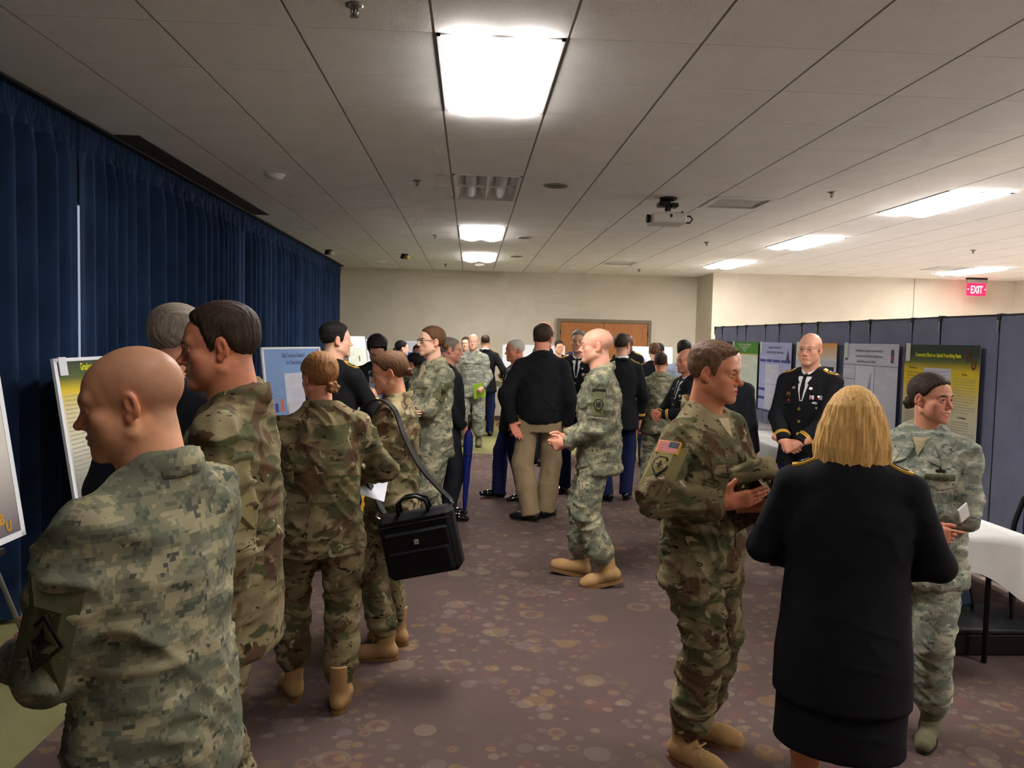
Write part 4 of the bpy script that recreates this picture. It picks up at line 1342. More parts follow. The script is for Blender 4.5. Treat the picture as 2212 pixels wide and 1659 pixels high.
# windows behind the curtain
M_DAY = emis('daylight_glass', (.62, .72, .9), .55)
for n, (a, b) in enumerate(((5.2, 7.6), (9.0, 11.6))):
    w = S(MB().box(XL, XL+.012, a, b, .5, 2.6).build('window_%d' % (n+1), M_DAY))
    m = MB(); m.box(XL, XL+.04, a-.05, a, .45, 2.65); m.box(XL, XL+.04, b, b+.05, .45, 2.65); m.box(XL, XL+.04, a, b, 2.6, 2.65); m.box(XL, XL+.04, a, b, .45, .5)
    m.build('window_frame', M_HOUS, w)

# curtains
def velvet():
    def b(nt, p):
        g = NT(nt); v = g.coord(); n = g.noise(v, 3, 3); f = g.noise(v, 500, 2)
        g.l(g.ramp(n, [(.3, rgba((24, 40, 66))), (.7, rgba((34, 54, 86)))]), p.inputs['Base Color'])
        g.l(g.bump(f, .3, .003), p.inputs['Normal'])
        p.inputs['Sheen Weight'].default_value = .25; p.inputs['Sheen Tint'].default_value = (.4, .55, .9, 1)
    return mat('blue_curtain_velvet', (28, 50, 94), .9, 0, .15, b)
M_CURT = velvet()
def curtain(y0, y1, seed, label):
    n = int((y1-y0)/.0125); rs = np.random.RandomState(seed)
    ys = np.linspace(y0, y1, n); ph = np.cumsum(.0125*2*np.pi/(.205 + .06*np.sin(ys*1.7+seed) + .03*np.sin(ys*5.1)))
    am = .070 + .022*np.sin(ys*2.3+seed*2) + .012*np.sin(ys*7.7)
    am = am*np.clip(np.minimum(ys-y0, y1-ys)/.30, .04, 1)
    zs = [3.035, 2.99, 2.95, 2.86, 2.72, 2.5, 2.0, 1.5, 1.0, .5, .22, .03]
    V = []
    for k, z in enumerate(zs):
        hd = max(0, min(1, (z-2.80)/.16)); w = 1-hd
        drift = .05*(3.0-z)/3.0
        a = am*(.75 + .25*w*(1+.15*np.sin(ys*3+z*.8)))
        x = -2.60 + w*a*np.sin(ph + drift*np.sin(ys*2)*4) + w*.35*a*np.sin(2*ph+1) + hd*.016*np.sin(ys*2*np.pi/.045)
        V.append(np.stack([x, ys + w*.012*np.cos(ph), np.full(n, z)], 1))
    V = np.concatenate(V); F = []
    for k in range(len(zs)-1):
        a = k*n + np.arange(n-1); F.append(np.stack([a, a+n, a+n+1, a+1], 1))
    root = empty('curtain', (0, 0, 0)); tag(root, label, 'curtain', 'blue curtains along the left wall')
    F = np.concatenate(F)
    half = 4*n
    o = obj('drape', mesh_np('drape', V[3*n:], F[3*(n-1):] - 3*n), M_CURT, root)
    o = obj('pleated_heading', mesh_np('pleated_heading', V[:4*n], F[:3*(n-1)]), M_CURT, root)
curtain(-2.6, 5.36, 1, 'nearest dark blue pleated curtain panel, at the left edge')
curtain(5.39, 9.07, 2, 'middle dark blue pleated curtain panel between two light slits')
curtain(9.10, 15.75, 3, 'farthest dark blue pleated curtain panel ending at the beige wall')
tag(MB().bevbox(-2.94, -2.53, -2.6, 15.78, 3.034, 3.0495, .003).build('curtain_track_light_stop', M_DARK), 'dark curtain track along the ceiling edge, widened to block window light', 'curtain track')  # track widened back to the wall to stop window light reaching the ceiling

# ------------------------------------------------------------------ posters, easels, partition, tables
M_FOAM = mat('white_foam_board', (226, 228, 232), .6)
M_PAPER = mat('white_paper', (214, 214, 222), .7)
def print_mat(name, bg, ink=(60, 60, 66), sp=.016, amt=.55, bg2=None, zr=(0, 1)):
    """paper with rows of fine print; bg2: second ground colour reached at the lower end"""
    def b(nt, p):
        g = NT(nt); t = g.n('ShaderNodeTexCoord'); s = g.n('ShaderNodeSeparateXYZ'); g.l(t.outputs['Object'], s.inputs[0])
        row = g.math('FRACT', g.math('DIVIDE', s.outputs['Z'], sp))
        on = g.math('MULTIPLY', g.math('GREATER_THAN', row, .30), g.math('LESS_THAN', row, .72))
        rid = g.math('FLOOR', g.math('DIVIDE', s.outputs['Z'], sp))
        c = g.n('ShaderNodeCombineXYZ'); g.l(g.math('MULTIPLY', s.outputs['X'], 130), c.inputs[0]); g.l(g.math('MULTIPLY', rid, 3.7), c.inputs[1])
        nz = g.math('GREATER_THAN', g.noise(c.outputs[0], 1, 2), .44)
        para = g.n('ShaderNodeCombineXYZ'); g.l(g.math('MULTIPLY', rid, .23), para.inputs[0]); g.l(g.math('MULTIPLY', s.outputs['X'], 2.0), para.inputs[1])
        pz = g.math('GREATER_THAN', g.noise(para.outputs[0], 1, 1), .42)
        fac = g.math('MULTIPLY', g.math('MULTIPLY', on, nz), g.math('MULTIPLY', pz, amt))
        if bg2:
            mr = g.n('ShaderNodeMapRange'); g.l(s.outputs['Z'], mr.inputs['Value']); mr.inputs['From Min'].default_value = zr[0]; mr.inputs['From Max'].default_value = zr[1]
            ground = g.mix(mr.outputs[0], rgba(bg2), rgba(bg))
        else:
            ground = rgba(bg)
        g.l(g.mix(fac, ground, rgba(ink)), p.inputs['Base Color'])
    return mat(name, bg, .6, 0, .25, b)
def grad_mat(name, stops, z0, z1):
    def b(nt, p):
        g = NT(nt); t = g.n('ShaderNodeTexCoord'); s = g.n('ShaderNodeSeparateXYZ'); g.l(t.outputs['Object'], s.inputs[0])
        mr = g.n('ShaderNodeMapRange'); g.l(s.outputs['Z'], mr.inputs['Value']); mr.inputs['From Min'].default_value = z0; mr.inputs['From Max'].default_value = z1
        g.l(g.ramp(mr.outputs[0], [(a, rgba(c)) for a, c in stops]), p.inputs['Base Color'])
    return mat(name, stops[0][1], .6, 0, .25, b)
flat = lambda n, c: mat(n, c, .6, 0, .25)
INK = flat('print_ink', (46, 46, 52))

def sheet(name, W, H, ground, rects, parent=None, thick=.002, edge=None):
    """printed sheet: local X right, Z up, front toward -Y; rects (u0, v0, u1, v1, material) with v from the top"""
    r = empty(name)
    if parent is not None: r.parent = parent
    MB().box(-W/2, W/2, 0, thick, 0, H).build('backing', edge or M_PAPER, r)
    m = MB(); mats = [ground]; m.raw([(-W/2, -.0006, 0), (W/2, -.0006, 0), (W/2, -.0006, H), (-W/2, -.0006, H)], [(0, 1, 2, 3)], 0)
    for e, (u0, v0, u1, v1, mt) in enumerate(rects):
        if mt not in mats: mats.append(mt)
        y = -.0010 - .00004*e
        m.raw([(-W/2+u0*W, y, H-v1*H), (-W/2+u1*W, y, H-v1*H), (-W/2+u1*W, y, H-v0*H), (-W/2+u0*W, y, H-v0*H)], [(0, 1, 2, 3)], mats.index(mt))
    m.build('print', mats, r)
    return r

def ptext(r, W, H, txt, u, v, size, mt, align='CENTER', sx=1.0, bold=0.0, name='lettering'):
    return text_obj(txt, size, mt, r, (-W/2+u*W, -.0027, H-v*H), align=align, sx=sx, ext=.0004, bold=bold, name=name)

# ---- partition: zigzag of fabric panels
part = empty('pinboard_partition', (3.74, 5.0, 0)); tag(part, 'long grey-blue fabric folding partition holding the pinned posters', 'partition')
def fabric(nt, p):
    g = NT(nt); v = g.coord(); f = g.noise(v, 420, 2); n = g.noise(v, 4, 2)
    g.l(g.ramp(g.math('ADD', g.math('MULTIPLY', f, .7), g.math('MULTIPLY', n, .3)), [(.35, rgba((112, 116, 138))), (.65, rgba((138, 142, 164)))]), p.inputs['Base Color'])
    g.l(g.bump(f, .4, .004), p.inputs['Normal'])
M_FAB = mat('grey_blue_fabric', (92, 100, 126), .95, 0, .15, fabric)
seams = [12.02, 11.56, 11.0, 10.55, 9.93, 9.39, 8.82, 8.33, 7.67, 7.21, 6.56, 6.10, 5.45, 4.95, 4.35, 3.85, 3.25]
TOP = 1.935
for n in range(len(seams)-1):
    a, b = seams[n], seams[n+1]
    xa, xb = (.0, .035) if n % 2 else (.035, .0)
    pan = MB(); g_ = .007
    ang = math.atan2(xb-xa, b-a); L = math.hypot(xb-xa, b-a)
    M = Matrix.Translation((xa, a-5.0, 0)) @ Matrix.Rotation(math.atan2(b-a, xb-xa), 4, 'Z')
    pan.bevbox(g_, L-g_, -.018, .018, .04, TOP, .006, 0, M); o = pan.build('panel', M_FAB, part)
    MB().box(g_, L-g_, -.020, .020, TOP-.002, TOP+.010, 0, M).build('top_cap', M_DARK, o)
    hg = MB(); hg.tube([(xa-.012, a-5.0, .05), (xa-.012, a-5.0, TOP)], .006, 8); hh = hg.build('hinge_rod', M_DARK, part)
    MB().bevbox(xa-.03, xa+.02, a-5.02, a-4.98, TOP-.03, TOP+.016, .004).build('hinge_cap', M_DARK, hh)
    MB().box(xa-.032, xa-.022, a-5.007, a-4.993, TOP-.11, TOP-.03).build('latch', M_CHROME, hh)

# ---- pinned posters
PW, PH = 1.0, .84
def pinned(y1, label, ground, rects, tag_col=(205, 214, 196)):
    r = sheet('poster', PW, PH, ground, rects)
    r.location = (3.694, y1 - PW/2, .88); r.rotation_euler = (0, 0, -math.pi/2)
    tag(r, label, 'poster', 'posters pinned on the partition')
    MB().box(-.475, -.41, -.006, -.003, PH-.14, PH+.01).build('number_card', flat('card_%d' % tag_col[0], tag_col), r)
    return r
T_W = print_mat('print_white', (206, 206, 218), (120, 122, 140), .017, .32)
T_LAV = print_mat('print_lavender', (176, 182, 216), (110, 116, 160), .016, .45)
T_GRN = print_mat('print_palegreen', (214, 222, 204), (130, 136, 122), .018, .4)
BU_G = grad_mat('bu_ground', [(0, (196, 192, 176)), (.42, (206, 200, 160)), (.62, (226, 198, 44)), (.76, (214, 184, 26)), (.84, (92, 100, 40)), (.90, (44, 62, 40)), (1, (36, 52, 40))], 0, PH)
r = pinned(6.545, 'green-to-yellow poster about opioid prescribing with brown BU monogram', BU_G, [(.30, .22, .66, .52, T_W)])
YEL = flat('yellow_ink', (226, 226, 40)); BRN = flat('brown_ink', (96, 48, 24))
T_BU = flat('dark_olive_ink', (150, 124, 36))
ptext(r, PW, PH, 'Community Effects on Opioid Prescribing Rates', .47, .115, .044, YEL, sx=.72, bold=.001)
ptext(r, PW, PH, 'B', .865, .145, .125, BRN, bold=.004, sx=.8); ptext(r, PW, PH, 'U', .93, .215, .105, BRN, bold=.004, sx=.8)
ptext(r, PW, PH, 'Results', .83, .27, .022, BRN); ptext(r, PW, PH, 'Introduction', .14, .235, .022, BRN); ptext(r, PW, PH, 'Conclusion', .82, .66, .024, INK)
def rows(r, W, H, u0, u1, v0, v1, n, mt, h=.006, seed=0):
    rs = random.Random(seed); m = MB()
    for i in range(n):
        v = v0 + (v1-v0)*i/n; x0 = -W/2+u0*W; x1 = -W/2+u1*W*(1 if rs.random() > .3 else .93)
        x = x0
        while x < x1-.01:
            w = rs.uniform(.012, .045); m.box(x, min(x+w, x1), -.0030, -.0024, H-v*H-h, H-v*H); x += w+.007
    tag(m.build('text_rows', mt, r), kind='stuff')
rows(r, PW, PH, .05, .27, .27, .62, 11, T_BU, seed=1); rows(r, PW, PH, .69, .97, .30, .63, 13, flat('grey_ink', (172, 165, 140)), seed=2); rows(r, PW, PH, .69, .97, .69, .93, 10, flat('grey_ink', (172, 165, 140)), seed=3); rows(r, PW, PH, .32, .64, .25, .5, 8, flat('grey_ink2', (168, 168, 182)), .005, seed=4)
rows(r, PW, PH, .05, .27, .66, .95, 11, flat('grey_ink', (172, 165, 140)), seed=5); rows(r, PW, PH, .30, .66, .56, .95, 14, flat('grey_ink', (172, 165, 140)), seed=6)
GL = flat('grid_line', (120, 124, 150)); BLU = flat('chart_blue', (84, 98, 150))
r = pinned(7.645, 'white poster with grey headings and small blue bar charts', T_W, [(.0, .235, 1, .245, GL), (.24, .24, .25, 1, GL), (.60, .24, .61, 1, GL), (0, .40, .24, .41, GL), (0, .56, .24, .57, GL), (0, .72, .24, .73, GL),
            (.25, .25, .60, .70, M_PAPER)] + [(.28+.012*i, .58-.14*math.exp(-((i-3)/1.8)**2), .289+.012*i, .58, GL) for i in range(7)] + [(.44+.016*i, .60-.018*(i+1)**1.4, .449+.016*i, .60, BLU) for i in range(7)] + [(.88, .06, .93, .20, flat('crest_dark', (70, 66, 84))), (.89, .12, .91, .18, flat('crest_red', (176, 70, 70))), (.03, .03, .09, .19, flat('crest_olive', (92, 92, 62)))])
G1 = flat('heading_grey', (120, 118, 134))
ptext(r, PW, PH, 'Opioid Management Campaign: Assessment and Outcomes', .49, .09, .034, G1, sx=.62); ptext(r, PW, PH, 'Countermeasures Used to Manage Prescribing Recurrence', .49, .15, .034, G1, sx=.62); ptext(r, PW, PH, 'Journal of Military and Veterans Medicine', .45, .21, .030, G1, sx=.7)
OR = grad_mat('orange_head', [(0, (222, 216, 206)), (1, (226, 160, 60))], PH*.78, PH)
r = pinned(8.80, 'white poster with orange header partly behind the bald officer', T_W, [(0, 0, 1, .22, OR), (.45, .29, .95, .35, INK), (.04, .45, .45, .53, flat('photo_grey', (80, 80, 84))), (.5, .42, .95, .85, T_W)])
HB_ = flat('header_indigo', (74, 72, 140))
r = pinned(9.93, 'lavender poster with indigo column headings and a small tree emblem', T_LAV, [(.02, .25, .22, .29, HB_), (.25, .25, .42, .29, HB_), (.45, .25, .68, .29, HB_), (.71, .25, .98, .29, HB_), (.22, .32, .64, .60, T_W), (.0, .68, .22, .72, HB_), (.0, .81, .22, .85, HB_), (.70, .48, .76, .51, HB_), (.22, .62, .98, .98, T_W)])
ptext(r, PW, PH, 'Synthesis and Distribution Data', .5, .09, .045, G1, sx=.7); ptext(r, PW, PH, 'Risk Factors Related Study in Mitigated Settings', .5, .16, .045, G1, sx=.62)
m = MB(); m.prism([(-.05, 0), (.05, 0), (.0, .13)], 0, .001, 0, Matrix.Translation((.40, -.003, PH-.22)) @ Matrix.Rotation(math.pi/2, 4, 'X')); m.build('tree_emblem', flat('crest_dark', (70, 66, 84)), r)
GH = flat('green_header', (74, 140, 46))
r = pinned(11.0, 'white poster with a bright green header', T_GRN, [(0, 0, 1, .18, GH), (0, .18, 1, .20, flat('gold_line', (180, 160, 60)))])
WH = flat('white_ink', (214, 226, 206))
for i, t in enumerate(('Prescription Monitoring and Pain Management', 'Among Service Members and Families', 'A Systematic Review', 'of the Evidence')): ptext(r, PW, PH, t, .5, .05+.035*i, .034, WH, sx=.8 - .06*i)
r = pinned(11.95, 'dark-headed poster at the far end of the partition', T_W, [(0, 0, 1, .20, flat('dark_header', (52, 44, 44)))])
ptext(r, PW, PH, 'Graduate Program in Nutrition', .45, .10, .06, flat('gold_ink', (190, 160, 50)), sx=.8)
s_ = sheet('leaflet', .16, .24, M_PAPER, [(.1, .1, .9, .9, T_W)]); s_.location = (3.69, 10.22, .62); s_.rotation_euler = (0, 0, -math.pi/2); tag(s_, 'small white leaflet hanging below the green-headed poster', 'leaflet')

# ---- easels with foam boards
M_ALU = mat('grey_aluminium', (150, 150, 150), .4, .6)
def easel(x, y, rz, zb, W, H, lean, label, blabel, ground, rects, texts=(), group='poster boards on easels', thick=.012, legs=True):
    """board whose lower edge stands at height zb; faces local -Y"""
    b = sheet('poster_board', W, H, ground, rects, thick=thick, edge=M_FOAM)
    b.rotation_euler = (-lean, 0, rz); b.location = (x, y, zb)
    tag(b, blabel, 'poster board', group)
    m = MB()
    for (a0, a1, c0, c1) in ((-W/2, -W/2+.035, 0, H), (W/2-.035, W/2, 0, H), (-W/2, W/2, 0, .03), (-W/2, W/2, H-.02, H)): m.box(a0, a1, -.0030, -.0008, c0, c1)
    m.build('white_margin', M_FOAM, b)
    for t in texts: ptext(b, W, H, *t)
    if legs:
        e = empty('easel', (x, y, 0), rz); tag(e, label, 'easel', 'display easels')
        tl = math.tan(lean)
        ztop = zb + H*.9; yt = .03 + H*.9*tl
        for s in (-1, 1):
            MB().tube([(s*.42, -.02-zb*tl*1.5, .01), (s*.06, yt+.02, ztop+.05)], .011, 8).build('leg', M_ALU, e, True)
        MB().tube([(0, yt+.11, .01), (0, yt+.03, ztop+.05)], .011, 8).build('leg', M_ALU, e, True)
        MB().box(-.36, .36, -.04, .035, zb-.03, zb-.003).build('tray', M_DARK, e)
        MB().bevbox(-.09, .09, yt, yt+.05, ztop+.03, ztop+.07, .006).build('head_block', M_DARK, e)
    return b
HP = math.pi/2
GY = grad_mat('grad_program', [(0, (116, 110, 118)), (.22, (150, 146, 140)), (.45, (206, 202, 184)), (.68, (214, 200, 150)), (.80, (214, 186, 30)), (.88, (84, 96, 44)), (1, (40, 56, 44))], 0, .89)
T_B = print_mat('print_tan', (206, 202, 184), (120, 116, 108), .016, .4)
easel(-2.19, 5.10, HP, .63, 1.20, .90, .145, 'aluminium easel holding the yellow and green graduate program board', 'white foam board with yellow-green graduate program poster behind the shaved head', GY, [(.42, .22, .70, .75, T_B)],
      [('Graduate program admissions', .24, .085, .062, YEL, 'LEFT', .7, .001)])
rows(bpy.data.objects['poster_board'], 1.2, .9, .05, .38, .24, .85, 22, flat('grey_ink', (172, 165, 140)), .005, 11)
MB().box(-.555, -.47, -.010, -.004, .80, .905).build('number_card', M_PAPER, bpy.data.objects['poster_board'])
G2 = grad_mat('grad_grey', [(0, (92, 82, 92)), (.2, (150, 142, 138)), (.5, (206, 200, 190)), (1, (214, 210, 196))], 0, .89)
b1 = easel(-2.20, 3.40, HP, .66, 1.20, .90, .145, 'aluminium easel at the far left with one leg visible by the camouflage sleeve', 'foam board cropped at the left edge with a gold emblem in its corner', G2, [(.05, .1, .6, .8, T_B)], [])
ptext(b1, 1.2, .9, 'B', .855, .90, .075, flat('gold_ink2', (190, 140, 50)), 'CENTER', 1, .003); ptext(b1, 1.2, .9, 'U', .895, .945, .065, flat('gold_ink2', (190, 140, 50)), 'CENTER', 1, .003)
easel(-2.15, 6.55, HP, .66, 1.10, .80, .12, 'aluminium easel seen below the chin of the dark-haired soldier', 'cream poster board seen below the dark-haired soldier\'s chin', T_B, [(.1, .06, .9, .16, T_W)], [('METHODS', .5, .13, .04, INK)])
SKY = flat('sky_blue_print', (120, 152, 200))
easel(-1.72, 8.10, HP-.28, .68, 1.20, .88, .11, 'easel under the blue poster board by the curtain', 'light blue poster board on an easel beside the curtain', SKY, [(.32, .30, .70, .75, T_W), (.05, .35, .28, .8, print_mat('print_blue', (128, 158, 204), (90, 110, 160), .02, .4)), (.06, .60, .10, .72, INK), (.13, .62, .18, .72, HB_), (.22, .58, .27, .72, flat('orange_ink', (214, 110, 60)))],
      [('Risk Factors Related', .5, .12, .07, flat('slate_ink', (90, 112, 156)), 'CENTER', .8), ('to Outcomes', .5, .2, .07, flat('slate_ink', (90, 112, 156)), 'CENTER', .8)])
easel(-1.36, 10.0, HP-.08, .80, 1.0, .88, .10, 'easel under the pale green poster board', 'pale green and white poster board standing near the corner', T_GRN, [(0, 0, 1, .16, M_PAPER), (.55, .28, .62, .36, flat('photo_grey', (80, 80, 84)))], [])
easel(-1.42, 11.6, HP+.05, .76, 1.0, .88, .08, 'easel under the second board behind the pale green one', 'blue-edged poster board just behind the pale green one', print_mat('print_ltblue', (150, 176, 216), (90, 110, 160), .02, .4), [(.05, .1, .5, .9, T_W)], [])
easel(-.72, 13.4, .05, .76, .95, .85, .06, 'easel holding the far blue board', 'blue poster board far behind the woman in glasses', flat('royal_blue_print', (44, 88, 170)), [(.04, .02, .34, .22, T_W), (.08, .36, .94, .95, flat('mid_blue_print', (70, 110, 190))), (.3, .06, .6, .22, T_W)], [])
easel(1.22, 15.3, 0, .80, 1.22, .78, .05, 'easel under the wide white board left of the door', 'wide blank white board left of the wood door', T_W, [(.0, .0, 1, 1, M_FOAM)], [])
easel(3.48, 15.2, 0, .80, .90, .80, .05, 'easel under the white board in front of the door', 'white poster board in front of the wood door', M_FOAM, [(.1, .3, .42, .9, T_LAV), (.5, .3, .9, .9, T_W)], [])

# ---- tables with white cloths
M_CLOTH = cloth('white_tablecloth', (212, 210, 208), .85, .03, .2)
def table(x0, x1, y0, y1, lab_t, lab_c, drop=.19, group='tables beside the partition'):
    t = empty('folding_table', ((x0+x1)/2, (y0+y1)/2, 0)); tag(t, lab_t, 'table', group)
    w, d = (x1-x0)/2, (y1-y0)/2
    MB().bevbox(-w+.01, w-.01, -d+.01, d-.01, .70, .732, .004).build('tabletop', mat('table_grey', (96, 90, 84), .6), t)
    for sx in (-1, 1):
        for sy in (-1, 1):
            MB().tube([(sx*(w-.08), sy*(d-.15), 0), (sx*(w-.08), sy*(d-.15), .70)], .014, 8).build('leg', M_DARK, t, True)
    # cloth: top sheet and hanging skirt with soft folds; corners hang lower
    per = []
    n = 30
    def edge(a, b, m):
        for i in range(m):
            u = i/m; per.append((a[0]+(b[0]-a[0])*u, a[1]+(b[1]-a[1])*u))
    m1, m2 = max(10, int(w*2*26)), max(10, int(d*2*26))
    edge((-w, -d), (w, -d), m1); edge((w, -d), (w, d), m2); edge((w, d), (-w, d), m1); edge((-w, d), (-w, -d), m2)
    N = len(per); vs = []; fs = []
    rs = random.Random(int(x0*100))
    for ring in range(6):
        for i, (px, py) in enumerate(per):
            cx = min(abs(abs(px)-w) + abs(abs(py)-d), .25)/.25
            corner = 1 - min(1, math.hypot(w-abs(px), d-abs(py))/.28)
            dp = drop + .17*corner**1.5
            nx, ny = (px/w if abs(px) > w-1e-6 else 0), (py/d if abs(py) > d-1e-6 else 0)
            l = math.hypot(nx, ny) or 1
            k = ring/5
            wav = (.010*math.sin(i*.55+x0) + .008*math.sin(i*.23))*k + .03*corner*k
            z = .735 - (0 if ring == 0 else dp*k)
            o = .006 + wav + .012*k
            vs.append((px+nx/l*o, py+ny/l*o, z))
    for ring in range(5):
        for i in range(N): fs.append((ring*N+i, ring*N+N+i, ring*N+N+(i+1) % N, ring*N+(i+1) % N))
    fs.append(tuple(range(N)))
    c = MB().raw(vs, fs).build('tablecloth', M_CLOTH, None, True, loc=((x0+x1)/2, (y0+y1)/2, .0015))
    tag(c, lab_c, 'tablecloth', 'white tablecloths')
table(2.14, 2.88, 3.88, 5.30, 'folding table under the white cloth at the right edge', 'white tablecloth on the table behind the smiling airwoman')
table(2.86, 3.58, 6.85, 8.55, 'folding table under the white cloth behind the dark-suited man', 'white tablecloth on the table left of the bald officer')
table(2.95, 3.60, 8.75, 10.5, 'far folding table under a white cloth along the partition', 'far white tablecloth farther along the partition')

# ---- chair behind the right table
ch = empty('banquet_chair', (3.28, 4.52, 0), R_(100)); tag(ch, 'black metal chair with dark blue padding beside the white table', 'chair')
for sx in (-1, 1):
    MB().tube([(sx*.21, .20, .01), (sx*.21, .19, .43)], .012, 8).build('leg', M_DARK, ch, True)
    MB().tube([(sx*.21, -.24, .01), (sx*.21, -.19, .43)], .012, 8).build('leg', M_DARK, ch, True)
MB().tube([(-.21, -.19, .40), (-.22, -.23, .60), (-.19, -.26, .76), (-.10, -.28, .83), (.10, -.28, .83), (.19, -.26, .76), (.22, -.23, .60), (.21, -.19, .40)], .016, 10).build('back_frame', M_DARK, ch, True)
M_CUSH = cloth('dark_blue_upholstery', (44, 54, 72), .95)
MB().bevbox(-.22, .22, -.20, .22, .43, .49, .02).build('seat', M_CUSH, ch)
MB().bevbox(-.175, .175, -.275, -.235, .50, .72, .012).build('backrest', M_CUSH, ch)
c2 = empty('dark_filler_box', (2.74, 4.31, 0)); tag(c2, 'low black box made up for the dark area under the white-clothed table', 'case')  # made-up box filling the dark area under the table
MB().bevbox(-.40, .42, -.20, .22, 0.004, .13, .012).build('shell', M_BLEATH, c2)
MB().bevbox(-.41, .43, -.21, .23, .13, .155, .006).build('lid', mat('filler_grey', (36, 36, 36), .5), c2)
MB().box(-.03, .09, -.22, -.208, .16, .165).build('catch', M_CHROME, c2)
c3 = empty('folded_chair', (2.68, 4.38, .157), R_(12)); tag(c3, 'dark blue padded chair back leaning under the white tablecloth', 'chair')
MB().bevbox(-.02, .32, -.03, .03, .01, .37, .02, 0, Matrix.Rotation(R_(-16), 4, 'X')).build('backrest', M_CUSH, c3)
MB().tube([(-.03, .0, .0), (-.03, .10, .38), (.33, .10, .38), (.33, 0, .0)], .012, 8).build('back_frame', M_DARK, c3, True)

# ------------------------------------------------------------------ the people
H_DKBR = hair_mat('dark_brown_hair', (54, 40, 30)); H_BR = hair_mat('brown_hair', (92, 62, 38), .45); H_LBR = hair_mat('light_brown_hair', (140, 96, 56), .45)
H_BLK = hair_mat('black_hair', (22, 18, 16)); H_GREY = hair_mat('grey_hair', (132, 120, 108), .35); H_BLOND = hair_mat('blond_hair', (214, 168, 102), .40, (150, 150, 7)); H_MED = hair_mat('medium_brown_hair', (108, 82, 60), .5, (60, 190, 60))
H_WHITE = hair_mat('white_hair', (196, 190, 182), .2)
B_BR = mat('brow_brown', (84, 58, 42), .8); B_LT = mat('brow_light', (150, 112, 86), .8); B_GR = mat('brow_grey', (140, 124, 112), .8)
TAN = ('boot', M_SUEDE, M_SOLE); SAGE = ('boot', M_SAGE, M_SOLED); PAT = ('shoe', M_PATENT, M_SOLED)
ACU = dict(top=('acu', M_ACU), legs=('bloused', M_ACU), feet=TAN)
OCP = dict(top=('acu', M_OCP), legs=('bloused', M_OCP), feet=TAN)
ABU = dict(top=('acu', M_ABU), legs=('bloused', M_ABU), feet=SAGE)
DRESS = dict(top=('coat', M_BLACK), legs=('straight', M_NAVY), feet=PAT)
SUIT = dict(top=('coat', M_SUIT), legs=('straight', M_SUIT), feet=('shoe', M_BLEATH, M_SOLED))
FAIR = (206, 158, 132); RUDDY = (202, 138, 112); PALE = (214, 170, 146); OLIVE = (188, 138, 108); DARK = (96, 64, 46)

def text_on(P, c, n, txt, size, mt, up=(0, 0, 1), lift=.006, sx=1.0, name='lettering'):
    if P is None: return
    c = P.T(c)*P.s; n = P.Rt @ nrm(n); up = P.Rt @ np.asarray(up, float)
    up = nrm(up - n*(up @ n)); rt = np.cross(up, n)
    h = jb(P).ray_cast(Vector(c + n*.2), Vector(-n), .4)
    p = np.array(h[0]) if h[0] is not None else c
    o = text_obj(txt, size, mt, P.jacket, (0, 0, 0), align='CENTER', name=name)
    o.matrix_local = Matrix([[rt[i]*sx, up[i], n[i], p[i]+n[i]*lift] for i in range(3)] + [[0, 0, 0, 1]])

def glasses(P, mt):
    if P is None: return
    m = MB()
    for s in (-1, 1):
        pts = [(s*.0335 + .0245*math.cos(a), .1005-.004*abs(math.cos(a)), -.002 + .0165*math.sin(a)) for a in [2*math.pi*i/16 for i in range(17)]]
        m.tube([P.Mh @ Vector(p) for p in pts], .0017*P.s, 6)
        m.tube([P.Mh @ Vector(p) for p in ((s*.058, .098, .004), (s*.0745, .075, .006), (s*.082, -.005, .012))], .0018*P.s, 6)
    m.tube([P.Mh @ Vector(p) for p in ((-.010, .1015, .0), (0, .1035, .003), (.010, .1015, .0))], .0016*P.s, 6)
    m.build('glasses', mt, P.root, True)

def flag_patch(P, k, t, outward):
    """small stiff flag with a gold border, stars toward the front"""
    sj, el, w = P.arm[k][:3]
    c = (sj + (el-sj)*t)*P.s; ax = nrm(sj-el); o = nrm(np.asarray(outward, float) - ax*(np.asarray(outward, float) @ ax)); rt = np.cross(ax, o)
    hits = [jb(P).ray_cast(Vector(c + o*.2 + rt*u + ax*v), Vector(-o), .2)[0] for u in (-.03, 0, .03) for v in (-.018, 0, .018)]
    ds = [(np.array(h)-c) @ o for h in hits if h is not None] + [.05]
    p = c + o*(max(ds)*.5 + sum(ds)/len(ds)*.5 + .002)
    M = Matrix([[rt[i], ax[i], o[i], p[i]] for i in range(3)] + [[0, 0, 0, 1]])
    MB().box(-.044, .044, -.027, .027, -.012, .002, 0, M).build('flag_border', M_GOLD, P.jacket)
    MB().box(-.040, .040, -.023, .023, .001, .0032, 0, M).build('flag_field', M_WHITE, P.jacket)
    for i in range(7): MB().box(-.040, .040, .0200-.0066*i-.0018, .0200-.0066*i+.0018, .002, .0040, 0, M).build('flag_stripe', M_RED, P.jacket)
    MB().box(.004, .040, -.002, .023, .003, .0050, 0, M).build('flag_canton', M_NAVY, P.jacket)
    m = MB()
    for i in range(5):
        for j in range(4): m.box(.0085+.0066*i, .0105+.0066*i, .0010+.0058*j, .0030+.0058*j, .0048, .0054, 0, M)
    m.build('flag_stars', M_WHITE, P.jacket)

